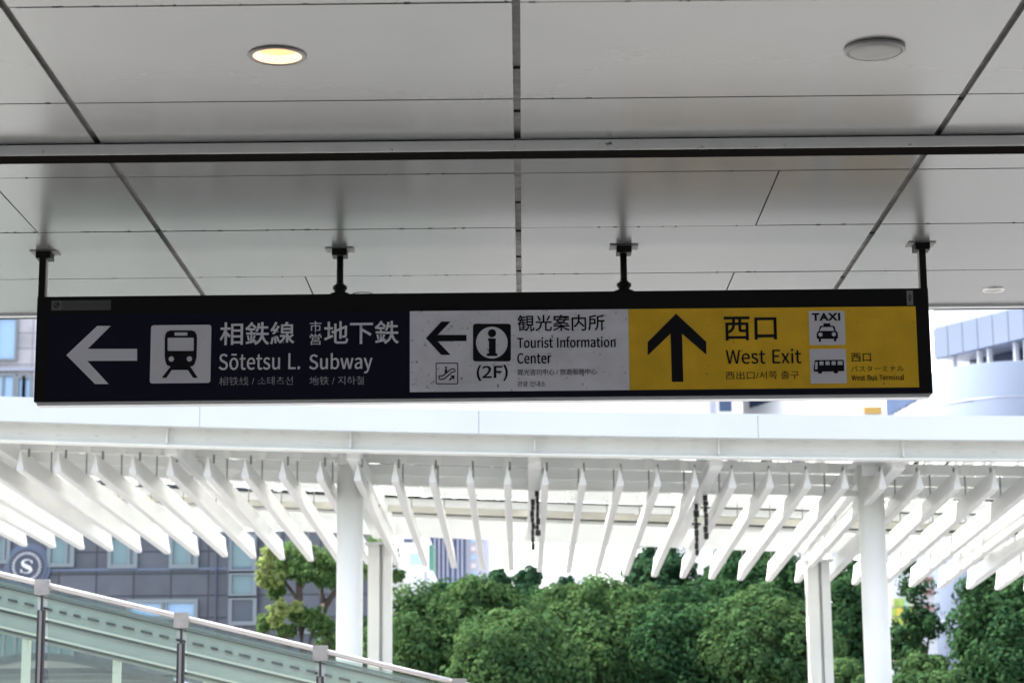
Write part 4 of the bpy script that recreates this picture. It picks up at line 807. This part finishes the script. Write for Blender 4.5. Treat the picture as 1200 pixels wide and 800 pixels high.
for y0 in (372, 405):
    for k in range(17): wwin(872 + k*13, 878 + k*13, y0, y0 + 18)
t = simple('white_annex', 'plain white building front with one tall dark window, left of the sunlit office building', 760, 866, 330, 118, M['bwhite'], 10)
pane_box(843, 854.5, 380, 482, 118, 'window', M['officewin'], t, .06, .05); pane_box(832.5, 836, 380, 485, 118, 'downpipe', M['blight'], t, .12, .1)
t = thing('rooftop_sign', 'small ochre sign box on a white stand in front of the white office building', 'sign', at(1022, 486, 74)); t.location.z = 0
pane_box(1013, 1032.5, 477, 484.5, 74, 'sign_face', M['orange'], t, .05, .1)
a, b = at(1011, 520, 74), at(1034.5, 475, 74); MB().box(a.x, b.x, 74.06, 74.3, 0.0, b.z).build('stand', M['bwhite'], t)

# round tower, bluish shade put into its panel colour, with an oversailing upper floor
YR = 78.0; rc = at(1186, 500, YR); rr = 99/2500*YR
drum = thing('round_tower', 'cylindrical tower painted in blue shade, with a dark window band and panelled top, right edge', 'building', (rc.x, YR, 0))
zr1 = at(1186, 422, YR - rr).z
MB().lathe((rc.x, YR, 0), [(rr, 0), (rr, zr1 - .02), (rr - .05, zr1)], 96, True).build('drum', M['bshade'], drum)
for y in (464, 530, 600, 722):
    z = at(1186, y, YR - rr).z; MB().lathe((rc.x, YR, z), [(rr - .02, -.03), (rr + .008, -.03), (rr + .008, .03), (rr - .02, .03)], 96).build('seam', M['blight'], drum)
w0 = at(1094, 410, 81); w1 = at(1300, 400, 73.5); w0.z = w1.z = 0; wd = (w1 - w0).normalized(); wnv = Vector((wd.y, -wd.x, 0))
zs, zp = at(1094, 420.5, 81).z, at(1094, 385.5, 81).z
def wallbox(f0, f1, d0, d1, z0, z1, name, mt):
    L_ = (w1 - w0).length; A, B = w0 + wd*L_*f0, w0 + wd*L_*f1
    p = [A + wnv*d0, B + wnv*d0, B - wnv*d1, A - wnv*d1]
    return MB().hexa([*[v + Vector((0, 0, z0)) for v in p], *[v + Vector((0, 0, z1)) for v in p]]).build(name, mt, drum)
n_ = 11
for k in range(n_): wallbox(k/n_ + .002, (k+1)/n_ - .002, 0, .2, zs, zp, 'parapet_panel', M['bshade'])
wallbox(0.001, .999, -.21, 7, zs + .05, zp - .1, 'parapet_core', M['blight'])
wallbox(0.03, .97, -1.6, 6, zr1 - .6, zs + .045, 'window_band', M['windark'])
for f in (.06, .215, .275, .43, .49, .65, .8): wallbox(f, f + .012, -.4, .6, zr1 - .4, zs + .04, 'window_post', M['bwhite'])
t = simple('pink_apartment_block', 'pinkish sunlit block with a white railing, behind the round tower top', 1060, 1330, 300, 128, M['pinkish'])
a, b = at(1090, 378, 120), at(1300, 360, 120)
m = MB(); m.hexa([(a.x, 118, at(1090,381,118).z), (b.x, 110, at(1300,349,110).z), (b.x, 110.3, at(1300,349,110).z), (a.x, 118.3, at(1090,381,118).z),
   (a.x, 118, at(1090,376,118).z), (b.x, 110, at(1300,345,110).z), (b.x, 110.3, at(1300,345,110).z), (a.x, 118.3, at(1090,376,118).z)]); m.build('railing', M['bwhite'], t)
for px, y0, y1 in ((1103, 363, 372), (1127, 352, 379), (1150, 362, 371)): pane_box(px, px + 8, y0, y1, 128, 'window', M['blight'], t, .1, .09)

# ------------------------------------------------------------------ trees
def leaves(lobes, per_sub, subs, leaf, seed, spread=0.42, soft=False):
    """lobes: (centre, radius xyz) -> arrays of small leaf faces gathered in clumps on each lobe"""
    r = np.random.default_rng(seed); V = []
    for c, rad in lobes:
        rad = np.array(rad); d = r.normal(size=(subs, 3)); d /= np.linalg.norm(d, axis=1)[:, None]
        sc = np.array(c) + d * rad * r.uniform(.35 if soft else .78, 1.05, (subs, 1))
        sr = rad.mean() * spread * r.uniform(.7, 1.35, (subs, 1, 1))
        e = r.normal(size=(subs, per_sub, 3)); e /= np.linalg.norm(e, axis=2)[..., None]
        p = sc[:, None, :] + e * sr * r.uniform(.35 if soft else .80, 1.08, (subs, per_sub, 1))
        nrm = e + .35*d[:, None, :] + r.normal(size=e.shape) * (.7 if soft else .34) + np.array([0, 0, .15]); nrm /= np.linalg.norm(nrm, axis=2)[..., None]
        p = p.reshape(-1, 3); nrm = nrm.reshape(-1, 3)
        u = np.cross(nrm, r.normal(size=nrm.shape)); u /= np.linalg.norm(u, axis=1)[:, None]; w = np.cross(nrm, u)
        L_ = leaf * r.uniform(.45, 1.6, (len(p), 1)); W_ = L_ * .6
        V.append(np.stack([p - u*L_, p + w*W_ + nrm*L_*.12, p + u*L_, p - w*W_ + nrm*L_*.12], 1))
    return np.concatenate(V).reshape(-1, 3)
def leaf_object(name, V, mt, parent):
    V = V - np.array(wloc(parent)[:]); n = len(V) // 4
    me = bpy.data.meshes.new(name); me.vertices.add(len(V)); me.vertices.foreach_set('co', V.astype('f').ravel())
    me.loops.add(n*4); me.loops.foreach_set('vertex_index', np.arange(n*4, dtype='i'))
    me.polygons.add(n); me.polygons.foreach_set('loop_start', np.arange(0, n*4, 4, dtype='i')); me.polygons.foreach_set('loop_total', np.full(n, 4, dtype='i'))
    me.update(calc_edges=True); me.materials.append(mt)
    o = bpy.data.objects.new(name, me); C.objects.link(o); o.parent = parent; return o
def crown_tree(name, label, px, ytop, wpx, D, seed, mt, lobe=0.62, nl=34, zlow=1.4, group=None, leaf=.046, subs=15, per=110, cat='tree', depth=1.0, core=True):
    top = at(px, ytop, D); rx = wpx / 2 * D / 2500; zc = (top.z + zlow)/2; rz = (top.z - zlow)/2
    t = thing(name, label, cat, (top.x, D, 0), group); r = np.random.default_rng(seed); L_ = []; K_ = []
    for k in range(nl):
        v = r.normal(size=3); v /= np.linalg.norm(v)
        if v[1] > .35: v[1] *= -1                       # most clumps on the side that is seen
        f = r.uniform(.72, 1.0)
        q = lobe * r.uniform(.5, 1.15)
        L_.append(((top.x + v[0]*(rx - q*.6)*f, D + v[1]*rx*depth*f, zc + v[2]*(rz - q*.6)*f), (q*1.1, q, q*.85)))
    for k in range(nl // 2 if core else 2):
        v = r.normal(size=3); v /= np.linalg.norm(v); K_.append(((top.x + v[0]*rx*.45, D + v[1]*rx*.45*depth, zc + v[2]*rz*.5), (lobe*1.1,)*3))
    L_.append(((top.x, D, top.z - lobe*.55), (lobe*.8, lobe*.7, lobe*.5)))
    leaf_object('crown', np.concatenate([leaves(L_, per, subs, leaf, seed), leaves(K_, 30, 14, leaf*1.7, seed + 500)]), mt, t)
    m = MB(); m.tube([(top.x, D, 0), (top.x + .05, D, zlow*.6), (top.x - .03, D, zc), (top.x, D, zc + rz*.5)], [.16, .13, .10, .04], 9)
    for k in range(5):
        a = r.uniform(0, 6.28); m.tube([(top.x, D, zlow*.7 + k*.25), (top.x + math.cos(a)*rx*.35, D + math.sin(a)*rx*.35, zc), (top.x + math.cos(a)*rx*.6, D + math.sin(a)*rx*.6, zc + rz*.35)], [.06, .045, .02], 6)
    m.build('trunk', M['bark'], t); return t
G = 'dense trees beyond the canopy'
crown_tree('evergreen_tree', 'dense dark green tree right beside the left back column, lowest of the row', 492, 697, 110, 46, 1, M['leaf'], group=G, nl=36)
crown_tree('evergreen_tree', 'dense tree with paler tufts standing below the slate high rise', 560, 680, 130, 47, 2, M['leaf'], group=G, nl=44)
crown_tree('evergreen_tree', 'rounded olive green tree in front, lowest and lightest below the middle of the canopy', 605, 716, 150, 43, 3, M['leaf'], group=G, nl=46, lobe=.66)
crown_tree('evergreen_tree', 'broad dense tree directly below the pale sky gap in the middle', 705, 684, 190, 46, 4, M['leaf'], group=G, nl=64, lobe=.68)
crown_tree('evergreen_tree', 'dense dark tree in the row between the sky gap and the back right column', 800, 690, 170, 45, 5, M['leafdark'], group=G, nl=56, lobe=.66)
crown_tree('evergreen_tree', 'rounded bright green tree touching the back right column on its left side', 895, 690, 150, 44, 6, M['leaf'], group=G, nl=56, lobe=.6)
crown_tree('evergreen_tree', 'dark tree filling the dip in the row just right of the slate high rise', 640, 690, 120, 50, 7, M['leafdark'], group=G, nl=44, lobe=.6)
crown_tree('evergreen_tree', 'dark tree behind the row, filling the dip at the middle of the sky gap', 752, 686, 130, 50, 8, M['leaf'], group=G, nl=44, lobe=.6)
crown_tree('evergreen_tree', 'dark tree behind the row, filling the dip below the slate high rise', 525, 684, 90, 51, 9, M['leafdark'], group=G, nl=36, lobe=.6)
crown_tree('evergreen_tree', 'dark tree behind the row, left of the bright green tree by the back right column', 848, 684, 120, 50, 10, M['leafdark'], group=G, nl=44, lobe=.6)
B = 'taller trees behind the row'
crown_tree('tall_tree', 'loose bluish tree top against open sky, just right of the slate high rise', 620, 666, 62, 56, 11, M['leafblue'], .40, 26, 3.0, B, .055, 12, 70)
crown_tree('tall_tree', 'small ragged tree top poking above the row beside the slate high rise', 586, 668, 30, 54, 12, M['leafblue'], .26, 20, 3.5, B, .05, 8, 60)
crown_tree('tall_tree', 'smallest bluish tree top, standing alone in the middle of the sky gap', 662, 674, 34, 55, 13, M['leafblue'], .28, 18, 3.5, B, .05, 8, 60)
crown_tree('tall_tree', 'tall dark tree rising behind the row at the right end of the sky gap', 768, 640, 96, 57, 14, M['leafblue'], .55, 44, 2.0, B, .055)
crown_tree('tall_tree', 'tall dark green tree below the fins, beside the back right column', 880, 636, 190, 56, 15, M['leafdark'], .7, 76, 2.0, B, .055)
crown_tree('dark_tree', 'thin dark tree between the two right columns', 988, 655, 84, 54, 21, M['leafdark'], .5, 40, 1.0, None, .052, 11, 70)
crown_tree('thin_tree', 'thin see-through tree in front of the bright shop signs', 1068, 655, 62, 50, 22, M['leafdark'], .34, 24, 1.2, None, .045, 7, 40, core=False)
crown_tree('tall_tree', 'large dark tree covering the right edge, in front of the round tower', 1178, 640, 112, 48, 23, M['leafdark'], .62, 60, .8, None, .05)
crown_tree('round_shrub', 'rounded green shrub at the foot of the thin tree, right of the thick right column', 1082, 768, 118, 41, 24, M['leaf'], .42, 40, .6, None, .045, cat='shrub')
crown_tree('round_shrub', 'small green shrub between the two right columns', 992, 772, 60, 41, 25, M['leaf'], .36, 22, .6, None, .045, cat='shrub')

# twin trunk tree in front of the hotel: lobes placed one by one
TD = 41.0
def lobes_px(ls, D, dz=.8): return [((at(x, y, D).x, D + o, at(x, y, D).z), (rx*D/2500, rx*dz*D/2500, ry*D/2500)) for x, y, rx, ry, o in ls]
tt = thing('garden_tree', 'fresh green tree with bent twin trunks and tufts painted sunlit yellow, before the granite building', 'tree', (at(352, 700, TD).x, TD, 0))
leaf_object('crown', leaves(lobes_px([(345, 650, 24, 20, 0), (372, 662, 24, 20, .2), (330, 668, 20, 18, 0), (392, 655, 26, 22, .3), (355, 672, 22, 13, -.2), (322, 690, 13, 12, 0), (385, 678, 22, 12, .1),
    (362, 725, 22, 14, -.1), (378, 735, 16, 16, .1), (345, 718, 15, 11, 0), (312, 728, 11, 12, 0), (336, 738, 14, 7, .1), (382, 755, 16, 14, .4), (395, 760, 16, 14, .4), (440, 665, 22, 18, .5), (455, 648, 14, 16, .5), (450, 690, 8, 8, .5), (462, 672, 11, 8, .4), (436, 640, 16, 16, .5)], TD, .8), 26, 46, .034, 31, .30, True), M['leaflit'], tt)
leaf_object('lit_tufts', leaves(lobes_px([(322, 650, 13, 11, -.5), (315, 666, 12, 12, -.5), (312, 683, 9, 9, -.4), (328, 680, 9, 9, -.5), (331, 716, 13, 11, -.6), (326, 728, 9, 8, -.5), (352, 712, 7, 6, -.6)], TD, .8), 22, 40, .032, 32, .30, True), M['leafsun'], tt)  # sunlit left tufts, painted lighter than the rest of the crown
def w3(x, y, o=0): p = at(x, y, TD); return (p.x, TD + o, p.z)
b0 = at(352, 800, TD)
m = MB()
m.tube([(b0.x, TD, 0), w3(352, 800), w3(354, 770), w3(353, 735), w3(351, 700), w3(350, 680), w3(345, 660)], [0.115, 0.086, 0.076, 0.072, 0.065, 0.054, 0.029], 9)
m.tube([w3(351, 705), w3(343, 694), w3(335, 683), w3(328, 670)], [0.040, 0.036, 0.029, 0.014], 7)
m.tube([w3(352, 690), w3(358, 680), w3(364, 668)], [0.036, 0.032, 0.014], 7)
m.tube([w3(347, 790), w3(340, 768), w3(332, 752), w3(322, 746), w3(312, 744), w3(304, 738)], [0.065, 0.058, 0.047, 0.036, 0.029, 0.014], 8)
m.tube([w3(340, 766), w3(337, 745), w3(334, 730)], [0.036, 0.029, 0.014], 7); m.tube([w3(354, 775), w3(362, 755), w3(366, 738)], [0.050, 0.036, 0.018], 7)
q0 = at(386, 800, TD); m.tube([(q0.x, TD + .3, 0), w3(386, 800, .3), w3(383, 760, .3), w3(378, 730, .3), w3(379, 708, .3), w3(388, 696, .3), w3(398, 684, .3), w3(410, 665, .3)], [0.115, 0.094, 0.086, 0.079, 0.079, 0.058, 0.050, 0.022], 9)
m.tube([w3(379, 708, .3), w3(375, 692, .3), w3(378, 672, .3)], [0.058, 0.043, 0.022], 7); m.tube([w3(398, 684, .3), w3(395, 672, .3), w3(388, 660, .3)], [0.036, 0.029, 0.014], 7)
m.build('trunk', M['bark'], tt)
crown_tree('round_shrub', 'dark green shrub showing between the two left columns', 428, 722, 36, 50, 33, M['leafdark'], .4, 22, .6, None, .05, cat='shrub')
